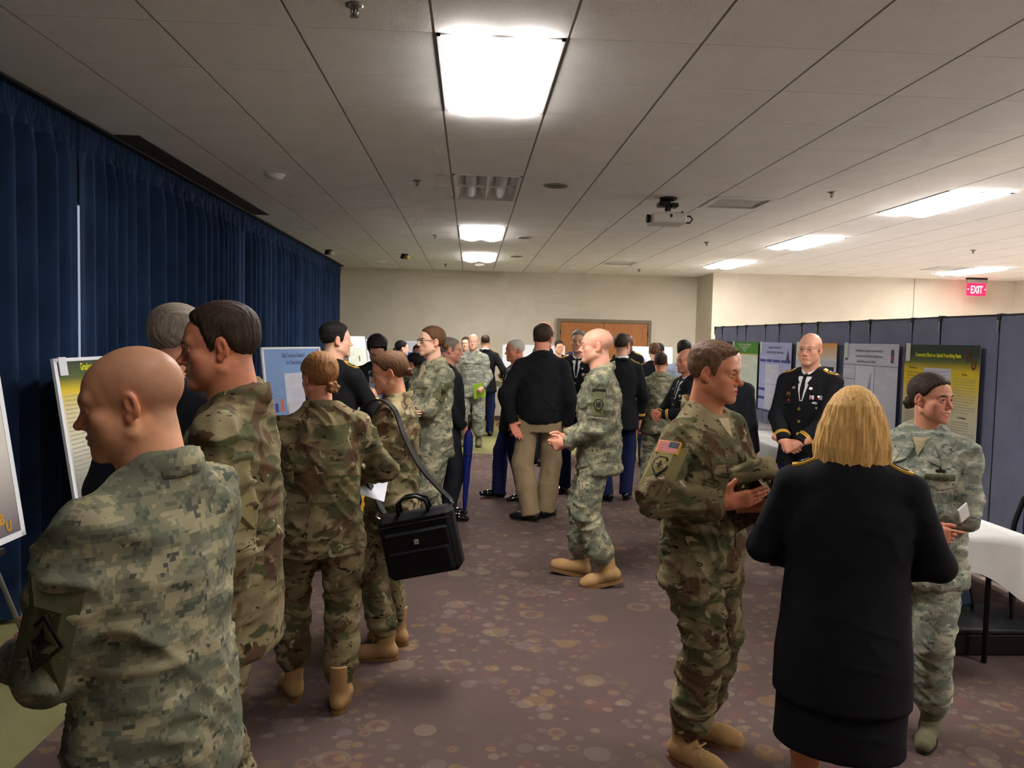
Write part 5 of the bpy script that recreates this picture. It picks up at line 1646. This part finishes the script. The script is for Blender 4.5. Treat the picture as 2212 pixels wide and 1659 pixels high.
def field_kit(P, tape=True, sleeve='L', unit=True, mt=M_VELCRO, pocket=None):
    """chest pockets, tapes and sleeve pocket of a camouflage coat"""
    if P is None: return
    pm = pocket or P.jacket.data.materials[0]
    for sg in (-1, 1):
        patch(P, (sg*.092, .1, 1.205), (sg*.2, 1, 0), [(-.058, -.075), (.058, -.075), (.058, .05), (-.058, .05)], pm, 'chest_pocket', thick=.005)
        patch(P, (sg*.092, .1, 1.262), (sg*.2, 1, 0), [(-.062, -.02), (0, -.034), (.062, -.02), (.062, .018), (-.062, .018)], pm, 'pocket_flap', thick=.009)
        if tape: patch(P, (sg*.092, .1, 1.292), (sg*.2, 1, 0), rect(.115, .024), mt, 'name_tape', thick=.008)
    patch(P, (0, .1, 1.10), (0, 1, 0), rect(.045, .44, 6), pm, 'front_placket', thick=.006)

OWN = {}
# 1: shaved head, nearest
P = person('P1', 'nearest man at left, shaved head, grey-green digital camouflage coat, seen from behind', (-.645, 1.66), 50, 1.66, ACU, head=(32, 10, 0), skin=(208, 152, 118),
           hair=dict(style='bald', stub=.5, stubcol=(118, 90, 66), browmat=B_LT), arms=dict(L=dict(w=(-.06, .30, 1.05), pole=(-.5, -.3, -1), pose='relaxed', n=(1, 0, 0)), R=dict(w=(.08, .30, 1.06), pole=(1, -.2, -.7))), lod='near', lean=3, wide=1.0, q=dict(jaw=1.02))
if P:
    sleeve_patch(P, 'L', .60, (-1, -.35, 0), [(-.052, -.12), (.052, -.12), (.052, .09), (-.052, .09)], M_VELCRO, 'sleeve_pocket', thick=.006)
    sleeve_patch(P, 'L', .68, (-1, -.35, 0), [(0, -.062), (.042, 0), (0, .062), (-.042, 0)], M_PATCHD, 'unit_patch', thick=.012)
    sleeve_patch(P, 'L', .68, (-1, -.35, 0), [(0, -.050), (.033, 0), (0, .050), (-.033, 0)], M_VELCRO, 'unit_patch_field', thick=.014)
    sleeve_patch(P, 'L', .68, (-1, -.35, 0), [(0, -.034), (.010, -.008), (.022, .006), (.007, .010), (0, .034), (-.009, .008), (-.02, -.004), (-.006, -.012)], M_PATCHD, 'unit_patch_emblem', thick=.016)
# 2: dark-haired soldier in profile
P = person('P2', 'tall dark-haired man in brown-green camouflage facing left, beside the shaved head', (-.70, 2.34), 80, 1.77, OCP, head=(6, 6, 0), skin=(196, 130, 100), hair=dict(style='short', mat=H_DKBR, top=.014, side=.005, line=.014, browmat=B_BR, stub=.3, stubcol=(70, 52, 42)),
           q=dict(nose=1.05, beard=.12), lod='near', wide=1.02, lean=1)
if P:
    sleeve_patch(P, 'L', .50, (-1, -.1, 0), [(-.07, -.10), (.07, -.10), (.07, .08), (-.07, .08)], M_PATCH, 'sleeve_pocket', thick=.006)
    for i in range(6): sleeve_patch(P, 'L', .48, (-1, -.1, 0), [(x+(.012*(i-2.5))*.7, y+.010*(1 if i % 2 else -1)) for x, y in ((-.005, -.014), (.006, -.010), (.004, .014), (-.006, .010))], M_PATCHD, 'unit_patch_thread', thick=.010)
# 3: grey-haired man in suit
P = person('P3', 'grey-haired man in a dark suit turned away behind the dark-haired soldier', (-1.05, 2.86), -32, 1.775, SUIT, head=(-26, 4, 0), skin=RUDDY, hair=dict(style='short', mat=H_GREY, top=.016, side=.006, browmat=B_GR, stub=.35, stubcol=(130, 112, 98)), lod='near', extras=False)
shirt_collar(P)
# 4: woman from behind
P = person('P4', 'woman in brown-green camouflage seen from behind with a light-brown low bun', (-.665, 3.57), 8, 1.61, OCP, female=True, head=(20, 8, 0), skin=RUDDY, hair=dict(style='bun', mat=H_LBR, top=.016, side=.014, bun=(.012, -.112, -.062), bunr=.030), lod='near', extras=False, wide=1.08, deep=1.05,
           arms=dict(R=dict(w=(.16, .27, 1.09), pole=(1, -.5, -.3)), L=dict(w=(-.12, .28, 1.09), pole=(-1, -.5, -.4))), legs=dict(R=(.085, -.10, -22), L=(-.115, .10, 10)))
# 5: woman with bag
P = person('P5', 'woman in brown-green camouflage facing left with a black bag on her shoulder', (-.40, 4.16), 74, 1.615, OCP, female=True, head=(12, 12, 0), skin=(206, 150, 122), hair=dict(style='bun', mat=H_BR, top=.010, side=.008, bun=(0, -.115, -.020), bunr=.024, browmat=B_BR), lod='near', wide=1.05,
           arms=dict(L=dict(w=(-.06, .27, 1.04), pole=(-.8, -.6, -.7)), R=dict(w=(.07, .28, 1.05), pole=(1, -.4, -.5))), q=dict(jaw=1.02))
if P:
    sleeve_patch(P, 'L', .62, (-1, -.1, 0), [(-.06, -.08), (.06, -.08), (.06, .08), (-.06, .08)], M_PATCH, 'sleeve_pocket', thick=.006)
    for i in range(5): sleeve_patch(P, 'L', .62, (-1, -.1, 0), [(x+.011*(i-2), y+.008*(1 if i % 2 else -1)) for x, y in ((-.004, -.016), (.005, -.012), (.004, .016), (-.005, .012))], M_PATCHD, 'unit_patch_thread', thick=.010)
# 6: woman with glasses
P = person('P6', 'tall woman with glasses in grey digital camouflage, arms folded', (-.30, 6.10), 122, 1.775, ACU, female=True, head=(-10, -2, 0), skin=PALE, hair=dict(style='bun', mat=H_BR, top=.009, side=.007, bunr=.026, browmat=B_BR), lod='mid', wide=1.08,
           arms=dict(L=dict(w=(.06, .27, 1.13), pole=(-1, -.3, -.6), d=(1, .2, .1), n=(0, -1, 0)), R=dict(w=(-.06, .24, 1.10), pole=(1, -.3, -.6), d=(-1, .1, 0), n=(0, -1, 0))))
glasses(P, M_LASH); field_kit(P)
if P:
    patch(P, (0, .1, 1.42), (0, 1, .6), [(0, -.07), (.03, .0), (.045, .05), (-.045, .05), (-.03, 0)], M_TAN_T, 'tshirt_front', thick=.004)
    sleeve_patch(P, 'L', .45, (-1, -.2, 0), rect(.10, .13), M_VELCRO, 'sleeve_pocket', thick=.006)
    sleeve_patch(P, 'L', .45, (-1, -.2, 0), [(0, -.03), (.010, -.008), (.03, .02), (.008, .012), (0, .03), (-.008, .012), (-.03, .02), (-.010, -.008)], M_PATCHD, 'unit_patch', thick=.010)
# 7: officer from behind left
P = person('P7', 'young officer in black coat with faded black haircut by the blue board', (-.96, 5.60), -38, 1.77, DRESS, head=(-34, -2, 0), skin=(206, 160, 136), hair=dict(style='short', mat=H_BLK, top=.016, side=.0015, stub=.55, stubcol=(112, 98, 92), browmat=M_LASH), lod='mid', extras=False,
           arms=dict(R=dict(w=(.10, .33, 1.20), pole=(.8, -.6, -.8), pose='fist', d=(-.3, .6, .5)), L=dict(w=(-.12, .33, 1.20), pole=(-.8, -.6, -.8))))
officer(P, ribbons=False, front=False); shirt_collar(P)
# 8: dark curly hair reading
P = person('P8', 'dark-haired person in grey shirt and black jacket bending head down over papers', (-.84, 7.15), 165, 1.70, dict(top=('coat', M_BLACK), legs=('straight', M_SUIT), feet=PAT), head=(10, 32, 0), skin=(150, 108, 90), hair=dict(style='short', mat=H_BLK, top=.030, side=.016, rough=2.5), lod='mid',
           arms=dict(R=dict(w=(.08, .30, 1.10)), L=dict(w=(-.08, .30, 1.10))))
if P: patch(P, (0, .1, 1.22), (0, 1, 0), [(-.06, -.25), (.06, -.25), (.085, .0), (.06, .20), (-.06, .20), (-.085, 0)], M_SHIRTG, 'shirt_front', thick=.006)
P = person('P9', 'small distant woman with dark bun in pale camouflage facing right', (-1.0, 11.4), -75, 1.63, ACU, female=True, skin=PALE, hair=dict(style='bun', mat=H_BLK, top=.012, side=.008), lod='far')
# 10: ruddy man with umbrella
P = person('P10', 'grey-haired ruddy man in dark jacket facing right, half hidden, holding the umbrella', (-.20, 7.30), -88, 1.69, dict(top=('bomber', M_BLACK), legs=('straight', M_SUIT), feet=PAT), head=(0, 2, 0), skin=(206, 146, 124), hair=dict(style='buzz', mat=H_GREY, top=.006, side=.003, browmat=B_GR), lod='mid', q=dict(nose=1.1),
           arms=dict(R=dict(w=(.17, .15, .90), pole=(.3, -1, 0), pose='grip', d=(0, .5, -1), n=(-1, 0, 0))))
# 11 / 12 / 32: far group
P = person('P11', 'bald airman in pale tiger camouflage facing the camera with a green booklet', (.03, 12.3), 172, 1.75, ABU, head=(2, 2, 0), skin=PALE, hair=dict(style='bald', stub=.2, stubcol=(170, 140, 120)), lod='far',
           arms=dict(L=dict(w=(-.19, .20, .93), pose='grip', d=(.3, .7, -.5))))
field_kit(P, tape=True)
P = person('P12', 'officer with shaved neck turned away, gold trouser stripe, far back by the wall', (.24, 13.6), 4, 1.75, DRESS, skin=FAIR, hair=dict(style='buzz', mat=H_DKBR, top=.004, side=.002, stub=.4), lod='far', arms=dict(R=dict(w=(.30, .12, .99), d=(.4, .4, -.6))))
officer(P, front=False); shirt_collar(P)
P = person('P32', 'far man in white shirt mostly hidden behind the bald airman', (-.10, 14.3), 172, 1.70, dict(top=('coat', M_SHIRTW), legs=('straight', M_SUIT), feet=PAT), skin=FAIR, hair=dict(style='short', mat=H_DKBR, top=.012, side=.005), lod='far')
# 13: older officer facing left
P = person('P13', 'older smiling officer with cropped white hair facing left, walking', (.47, 8.22), 108, 1.69, DRESS, head=(4, 4, 0), q=dict(smile=.8), skin=(196, 128, 100), hair=dict(style='buzz', mat=H_WHITE, top=.005, side=.002, stub=.3, stubcol=(190, 170, 156), browmat=B_GR), lod='mid', legs=dict(R=(.11, .14, -6, 0, 8), L=(-.11, -.10, 6)))
officer(P, ribbons=True); shirt_collar(P)
# 14: black jacket and khakis
P = person('P14', 'man in black jacket and khaki trousers seen from behind, left palm open', (.655, 7.28), 6, 1.825, dict(top=('bomber', M_BLACK), legs=('straight', M_KHAKI), baggy=1.2, feet=('shoe', M_BLEATH, M_SOLED)), head=(-22, 2, 0), skin=RUDDY, hair=dict(style='short', mat=H_DKBR, top=.018, side=.010), lod='mid', extras=False, wide=1.0,
           arms=dict(L=dict(w=(-.26, -.05, .88), pole=(-1, -.6, .2), pose='open', d=(.45, -.15, -.8), n=(.2, -1, .2))), legs=dict(R=(.080, .10, -30), L=(-.075, -.06, 55)))
P = person('P15', 'tall bald man with glasses in profile behind the man in black jacket', (.97, 10.5), -72, 1.92, SUIT, head=(0, 4, 0), skin=(206, 134, 112), hair=dict(style='bald', stub=.25, crown=.05, stubcol=(170, 150, 140), browmat=B_GR), lod='mid')
glasses(P, M_LASH); shirt_collar(P)
P = person('P16', 'distant young man with short brown hair in front of the wood door', (1.56, 14.0), 200, 1.67, DRESS, skin=FAIR, hair=dict(style='short', mat=H_DKBR, top=.015, side=.004), lod='far')
officer(P, ribbons=False, boards=True, stripes=False)
P = person('P17', 'officer in black coat with shoulder board hidden behind the walking bald soldier', (1.18, 8.65), 172, 1.80, DRESS, skin=FAIR, hair=dict(style='short', mat=H_GREY, top=.012, side=.005, browmat=B_GR), lod='mid')
officer(P); shirt_collar(P)
P = person('P33', 'soldier in blue dress coat with back turned in front of the door', (2.0, 14.4), 10, 1.78, dict(top=('coat', M_BLUEC), legs=('straight', M_NAVY), feet=PAT), skin=FAIR, hair=dict(style='buzz', mat=H_DKBR, top=.005, side=.002), lod='far')
officer(P, front=False, boards=False)
# 18: walking bald soldier
P = person('P18', 'bald soldier in grey digital camouflage striding left through the aisle', (.905, 5.42), 90, 1.775, ACU, head=(2, 0, 0), skin=(212, 158, 134), hair=dict(style='bald', stub=.15, stubcol=(150, 118, 100), browmat=B_LT), lod='near', lean=3,
           arms=dict(L=dict(w=(-.10, .23, .97), pole=(-.5, -1, -.4), d=(.45, .8, -.25), n=(1, 0, 0)), R=dict(w=(.07, .24, .99), pole=(.5, -1, -.4))), legs=dict(R=(.115, .13, 0, 0.0, 10), L=(-.12, -.10, 4, .025, -14)))
if P:
    sleeve_patch(P, 'L', .42, (-1, 0, 0), rect(.10, .17), M_VELCRO, 'sleeve_pocket', thick=.006)
    sleeve_patch(P, 'L', .46, (-1, 0, 0), oval(.066, .078), M_PATCHD, 'unit_patch', thick=.009)
    sleeve_patch(P, 'L', .46, (-1, 0, 0), oval(.050, .062), M_VELCRO, 'unit_patch_field', thick=.011)
    for i in range(3): sleeve_patch(P, 'L', .46, (-1, 0, 0), [(x+.012*(i-1), y) for x, y in ((-.003, -.02), (.003, -.02), (.003, .022), (-.003, .022))], M_PATCHD, 'unit_patch_sword', thick=.013)
    sleeve_patch(P, 'L', .14, (-1, 0, .3), [(-.045, -.012), (.045, -.012), (.04, .012), (-.04, .012)], M_PATCHD, 'shoulder_tab', thick=.009)
# 19: officer, back
P = person('P19', 'officer in black coat and striped blue trousers, back turned behind the bald soldier', (1.57, 8.22), 22, 1.77, DRESS, head=(-44, 0, 0), skin=FAIR, hair=dict(style='buzz', mat=H_DKBR, top=.007, side=.002, stub=.45), lod='mid', extras=False, legs=dict(R=(.12, .02, -30), L=(-.11, 0, 20)))
officer(P, front=False); shirt_collar(P)
P = person('P20', 'dark-skinned smiling officer with medals facing the camera by the door', (2.40, 12.0), 160, 1.80, DRESS, head=(0, 10, 0), skin=DARK, hair=dict(style='bald', stub=.5, stubcol=(40, 28, 22)), lod='mid')
officer(P); shirt_collar(P)
P = person('P21', 'woman officer in black coat from behind with brown hair pinned up', (2.45, 10.45), 6, 1.68, dict(top=('coat', M_BLACK), legs=('straight', M_NAVY), feet=PAT), female=True, skin=FAIR, hair=dict(style='bun', mat=H_BR, top=.010, side=.008, bun=(0, -.105, .0), bunr=.034), lod='mid', extras=False)
officer(P, front=False)
P = person('P22', 'short dark-haired soldier in grey digital camouflage seen from behind', (2.09, 8.60), 4, 1.57, ACU, head=(-8, 0, 0), skin=RUDDY, hair=dict(style='short', mat=H_DKBR, top=.013, side=.003, stub=.45, stubcol=(70, 50, 42)), lod='mid', extras=False)
P = person('P23', 'dark-haired man looking down beside the pale blue shirt', (2.62, 10.9), 140, 1.67, SUIT, head=(10, 14, 0), skin=(176, 116, 96), hair=dict(style='short', mat=H_BLK, top=.016, side=.006, browmat=M_LASH), lod='mid')
P = person('P34', 'black-haired man in a pale blue shirt seen from behind', (2.60, 9.55), 10, 1.71, dict(top=('coat', M_SHIRTB), legs=('straight', M_SUIT), feet=PAT), head=(-20, 4, 0), skin=OLIVE, hair=dict(style='short', mat=H_BLK, top=.022, side=.012), lod='mid', extras=False)
# 24: bald officer with clasped hands
P = person('P24', 'bald officer facing left with hands clasped, partly behind the brown-haired soldier', (2.02, 7.25), 120, 1.635, DRESS, head=(0, 4, 0), skin=(192, 132, 108), hair=dict(style='bald', stub=.4, crown=.06, stubcol=(90, 74, 66)), q=dict(beard=.35), lod='mid',
           arms=dict(R=dict(w=(.05, .31, 1.08), pole=(1, -.5, -.6), pose='clasp', d=(-.7, .5, -.1), n=(-.4, -.8, 0)), L=dict(w=(-.05, .31, 1.10), pole=(-1, -.5, -.6), pose='clasp', d=(.7, .5, -.1), n=(.4, -.8, 0))))
officer(P); shirt_collar(P)
# 29: bald man in suit
P = person('P29', 'man with thin white hair in a dark suit, turned away behind the brown-haired soldier', (2.13, 6.40), -30, 1.66, SUIT, head=(-8, 2, 0), skin=(214, 168, 146), hair=dict(style='bald', stub=.5, crown=.07, stubcol=(206, 196, 186)), lod='mid', extras=False)
shirt_collar(P)
P = person('P30', 'dark-haired woman low behind the two camouflage women', (-.52, 7.45), 60, 1.54, SUIT, female=True, skin=OLIVE, hair=dict(style='bun', mat=H_BLK, top=.014, side=.014), lod='far')
P = person('P31', 'distant soldier in brown-green camouflage behind the woman in glasses', (-.60, 9.1), 172, 1.60, OCP, skin=(176, 120, 96), hair=dict(style='short', mat=H_DKBR, top=.010, side=.004), lod='far')
# 25: brown-haired soldier talking
P = person('P25', 'brown-haired soldier in brown-green camouflage with flag patch, talking, hand open', (.955, 3.12), -120, 1.69, OCP, head=(10, 4, 0), skin=(192, 128, 98), hair=dict(style='short', mat=H_MED, top=.018, side=.006, quiff=.005, rough=1.2, line=.006, browmat=B_BR, stub=.3, stubcol=(80, 60, 48)), q=dict(open=.004, nose=1.08, beard=.10), lod='near', wide=1.06, lean=1,
           arms=dict(R=dict(w=(.19, .20, 1.14), pole=(1, -.5, -.5), pose='open', d=(-.55, .75, .25), n=(-.70, -.55, .45)), L=dict(w=(.03, .27, 1.12), pole=(-.8, -.2, -.8), pose='grip', d=(-.1, .8, .1), n=(.2, .2, 1))), legs=dict(R=(.12, .03, -4), L=(-.10, -.05, 20)))
field_kit(P)
if P:
    patch(P, (0, .1, 1.425), (0, 1, .7), [(0, -.05), (.025, .0), (.04, .04), (-.04, .04), (-.025, 0)], M_TAN_T, 'tshirt_front', thick=.004)
    ow = (1, .15, 0)
    sleeve_patch(P, 'R', .56, ow, [(-.065, -.13), (.065, -.13), (.065, .09), (-.065, .09)], M_PATCH, 'sleeve_pocket', thick=.006)
    flag_patch(P, 'R', .36, ow)
    sleeve_patch(P, 'R', .68, ow, [(0, -.048), (.032, -.01), (.034, .025), (.016, .046), (-.016, .046), (-.034, .025), (-.032, -.01)], M_PATCHD, 'unit_patch', thick=.009)
    sleeve_patch(P, 'R', .68, ow, [(0, -.038), (.025, -.008), (.027, .021), (.012, .038), (-.012, .038), (-.027, .021), (-.025, -.008)], M_PATCH, 'unit_patch_field', thick=.012)
    sleeve_patch(P, 'R', .66, ow, [(0, -.018), (.006, -.004), (.014, 0), (.006, .004), (0, .02), (-.006, .004), (-.014, 0), (-.006, -.004)], M_PATCHD, 'unit_patch_bolt', thick=.014)
# 26: bald officer facing us
P = person('P26', 'bald officer in black dress coat with ribbons, hands clasped, before the posters', (2.57, 5.86), 158, 1.785, DRESS, head=(2, 2, 0), skin=(206, 152, 128), hair=dict(style='bald', stub=.22, crown=.06, stubcol=(150, 118, 100), browmat=B_LT), lod='near',
           arms=dict(R=dict(w=(.055, .27, .955), pole=(1, -.5, -.1), pose='clasp', d=(-.85, .25, -.35), n=(0, -1, -.2)), L=dict(w=(-.055, .285, .955), pole=(-1, -.5, -.1), pose='clasp', d=(.85, .25, -.4), n=(0, -1, -.2))), q=dict(brow=1.1))
officer(P); shirt_collar(P)
# 27: blonde officer from behind
P = person('P27', 'blond bob-haired woman in black dress coat and skirt, back to the camera', (1.265, 2.53), 2, 1.555, dict(top=('wcoat', M_BLACK), skirt=M_BLACK, feet=('pump', M_BLEATH, M_SOLED), bare_legs=True), female=True, skin=(196, 134, 92), hair=dict(style='bob', mat=H_BLOND, top=.016, side=.014), lod='near', wide=1.28, extras=False, q=dict(pad=.065),
           arms=dict(R=dict(w=(.12, .19, 1.02), pole=(1, -.5, -.3)), L=dict(w=(-.12, .19, 1.02), pole=(-1, -.5, -.3))))
officer(P, front=False, braid=2, stripes=False)
# 28: smiling airwoman
P = person('P28', 'smiling airwoman with dark bun in grey tiger camouflage, looking right', (1.965, 3.30), 170, 1.585, ABU, female=True, head=(64, 2, 0), skin=(200, 142, 116), hair=dict(style='bun', mat=H_DKBR, top=.010, side=.008, bun=(0, -.112, -.035), bunr=.030, browmat=M_LASH), lod='near', wide=1.12, deep=1.1, q=dict(open=.006, jaw=1.05, smile=1.0),
           arms=dict(R=dict(w=(-.085, .27, 1.05), pole=(1, -.3, -.7), pose='point', d=(-1, .15, -.05), n=(0, -1, -.1)), L=dict(w=(.03, .22, 1.12), pole=(-1, -.3, -.7), d=(1, .2, 0), n=(0, -1, 0))), legs=dict(R=(.12, 0, -10), L=(-.10, .04, 0)))
field_kit(P, tape=False)
if P:
    patch(P, (0, .1, 1.42), (0, 1, .7), [(0, -.055), (.018, -.01), (.032, .04), (-.032, .04), (-.018, -.01)], M_TAN_T, 'tshirt_front', thick=.004)
    for sg in (-1, 1): patch(P, (sg*.055, .1, 1.385), (sg*.3, 1, .5), [(-.030*sg, -.075), (.022*sg, -.045), (.035*sg, .03), (.01*sg, .06), (-.012*sg, .02)][::sg], M_ABU, 'lapel', thick=.010)
    patch(P, (-.092, .1, 1.285), (-.2, 1, 0), rect(.125, .026), M_VELCRO, 'service_tape', thick=.010)
    text_on(P, (-.092, .1, 1.277), (-.2, 1, 0), 'U.S. AIR FORCE', .0165, M_PATCHD, lift=.0125, sx=.95)
    patch(P, (-.092, .1, 1.318), (-.2, 1, 0), [(-.02, -.008), (.02, -.008), (.02, 0), (.007, .002), (0, .02), (-.007, .002), (-.02, 0)], M_PATCHD, 'badge', thick=.010)
    m = MB(); m.tube([P.Mh @ Vector(p) for p in ((-.022, .0800, -.0650), (-.011, .0870, -.0690), (0, .0895, -.0702), (.011, .0870, -.0690), (.022, .0800, -.0650))], .0040*P.s, 6); m.build('teeth', M_WHITE, P.root, True)

# ------------------------------------------------------------------ carried things
bag = empty('briefcase', (-.225, 3.80, .70), R_(-8)); tag(bag, 'black soft briefcase hanging from the camouflaged woman\'s shoulder', 'bag')
bag.rotation_euler = (0, R_(-13), R_(-8))
M_NYL = cloth('black_nylon', (20, 20, 22), .6, .2, .3)
MB().bevbox(-.185, .185, -.055, .065, -.165, .150, .028).build('main_body', M_NYL, bag)
MB().bevbox(-.165, .165, -.078, -.05, -.155, .075, .016).build('front_pocket', M_NYL, bag)
MB().bevbox(-.15, .15, -.09, -.07, -.14, -.02, .01).build('lower_pocket', M_NYL, bag)
MB().tube([(-.17, -.058, .10), (.17, -.058, .10)], .005, 6).build('zipper', M_BLEATH, bag)
for y in (-.03, .03): MB().tube([(-.075, y, .145), (-.07, y-.01, .20), (-.03, y-.02, .225), (.03, y-.02, .225), (.07, y-.01, .20), (.075, y, .145)], .009, 8).build('handle', M_BLEATH, bag, True)
MB().bevbox(-.012, .012, -.098, -.088, .005, .03, .003).build('badge', M_SILVER, bag)
for s in (-1, 1): MB().tube([(s*.178, 0, .14), (s*.195, 0, .155), (s*.178, 0, .17)], .004, 6).build('strap_ring', M_SILVER, bag)
inv = (Matrix.Translation((-.225, 3.80, .70)) @ Matrix.Rotation(R_(-8), 4, 'Z') @ Matrix.Rotation(R_(-13), 4, 'Y')).inverted()
pts = [(-.405, 3.80, .83), (-.49, 3.86, .98), (-.565, 3.97, 1.13), (-.575, 4.02, 1.24), (-.53, 4.03, 1.335), (-.45, 4.01, 1.365), (-.375, 3.95, 1.32), (-.32, 3.89, 1.20), (-.23, 3.83, 1.05), (-.08, 3.79, .90)]
def smooth_path(p, m=5):
    out = []
    for i in range(len(p)-1):
        a, b, c, d = (Vector(p[max(i-1, 0)]), Vector(p[i]), Vector(p[i+1]), Vector(p[min(i+2, len(p)-1)]))
        for j in range(m):
            t = j/m
            out.append(.5*((2*b) + (c-a)*t + (2*a-5*b+4*c-d)*t*t + (3*b-a-3*c+d)*t**3))
    return [tuple(v) for v in out] + [tuple(p[-1])]
pts = smooth_path(pts)
vs = []; fs = []
for i, p in enumerate(pts):
    a = Vector(pts[max(i-1, 0)]); b = Vector(pts[min(i+1, len(pts)-1)]); t = (b-a).normalized(); sd = t.cross(Vector((-.5, -.85, .1))).normalized()
    wd = Vector((.5, .87, 0))*.018
    for q in (-1, 1):
        vs += [inv @ (Vector(p) + wd*q + sd*.004), inv @ (Vector(p) + wd*q - sd*.004)]
for i in range(len(pts)-1):
    A = i*4; B = A+4
    fs += [(A, B, B+2, A+2), (A+1, A+3, B+3, B+1), (A, A+1, B+1, B), (A+2, B+2, B+3, A+3)]
MB().raw(vs, fs).build('shoulder_strap', M_BLEATH, bag)

um = empty('umbrella', (-.035, 7.13, 0.0)); tag(um, 'furled dark blue umbrella pointing down, held beside the aisle', 'umbrella')
um.rotation_euler = (R_(2), R_(2), 0)
n = 18; prof = [(.012, .12), (.020, .25), (.026, .40), (.034, .60), (.040, .74), (.030, .82), (.012, .86)]
vs = []; fs = []
for (r, z) in prof:
    for j in range(n):
        w = 2*math.pi*j/n; rr = r*(1+.28*math.sin(w*6+z*9)); vs.append((rr*math.cos(w), rr*math.sin(w), z))
for i in range(len(prof)-1):
    for j in range(n): fs.append((i*n+j, i*n+(j+1) % n, (i+1)*n+(j+1) % n, (i+1)*n+j))
MB().raw(vs, fs).build('canopy', cloth('umbrella_blue', (22, 34, 104), .6), um, True)
MB().tube([(0, 0, .005), (0, 0, .15)], .005, 8).build('tip', M_DARK, um); MB().tube([(0, 0, .85), (0, 0, 1.0)], .013, 10).build('handle', M_BLEATH, um, True)
MB().lathe([(.036, .62), (.040, .635), (.036, .65)], 18).build('tie_strap', M_NAVY, um, True)

cap = empty('patrol_cap', (1.07, 2.86, 1.185), R_(-70)); tag(cap, 'brown-green camouflage patrol cap held by the talking soldier', 'cap')
cap.rotation_euler = (R_(20), R_(-14), R_(-100))
V_, F_ = [], []
MB().lathe([(.088, 0), (.090, .02), (.088, .055), (.080, .072), (.0, .076)], 26).build('crown', M_OCP, cap, True)
vs = []; fs = []; nb_ = 14
for k, (e0, z0) in enumerate(((0.0, .006), (1.0, -.012))):
    for i in range(nb_+1):
        a = R_(25 + 130*i/nb_); r = .088 + e0*.065*math.sin((a-R_(25))/(R_(130))*math.pi)**.6
        vs += [(r*math.cos(a), r*math.sin(a), z0+.003), (r*math.cos(a), r*math.sin(a), z0-.002)]
m2 = (nb_+1)*2
for i in range(nb_):
    A = i*2; B = m2+i*2
    fs += [(A, B, B+2, A+2), (A+1, A+3, B+3, B+1), (B, B+1, B+3, B+2)]
MB().raw(vs, fs).build('brim', M_OCP, cap, True)

def paper(name, loc, rot, w, h, mt, label, cat):
    o = MB().box(-w/2, w/2, -.002, .002, -h/2, h/2).build(name, mt, None, loc=loc, rot=rot)
    return tag(o, label, cat)
bk = empty('booklet', (.135, 12.06, .885)); bk.rotation_euler = (R_(15), R_(-12), R_(10)); tag(bk, 'bright green booklet in the bald airman\'s hand', 'booklet')
MB().box(-.09, .09, -.004, -.0035, -.12, .12).build('cover', flat('lime_cover', (150, 190, 60)), bk); MB().box(-.088, .088, -.0035, .006, -.118, .118).build('pages', M_PAPER, bk)
paper('paper_sheet', (.50, 13.72, .90), (R_(70), R_(12), R_(20)), .21, .28, M_PAPER, 'white sheet of paper in the far officer\'s right hand', 'paper')
paper('paper_sheet', (-.50, 3.90, .99), (R_(-60), R_(20), R_(10)), .21, .28, M_PAPER, 'white sheet held in front of the woman with light-brown bun', 'paper')
paper('paper_sheet', (-.92, 6.80, 1.08), (R_(-50), R_(5), R_(-15)), .21, .28, M_PAPER, 'white papers held by the dark-haired person looking down', 'paper')
ph = empty('phone', (1.985, 3.03, 1.035)); ph.scale = (.8, .8, .55); ph.rotation_euler = (R_(-15), R_(35), R_(195)); tag(ph, 'small white phone tucked in the airwoman\'s folded arms', 'phone')
MB().bevbox(-.034, .034, -.005, .005, -.065, .065, .003).build('case', M_WHITE, ph); MB().box(-.030, .030, -.0062, -.005, -.055, .055).build('screen', flat('phone_screen', (30, 32, 38)), ph)
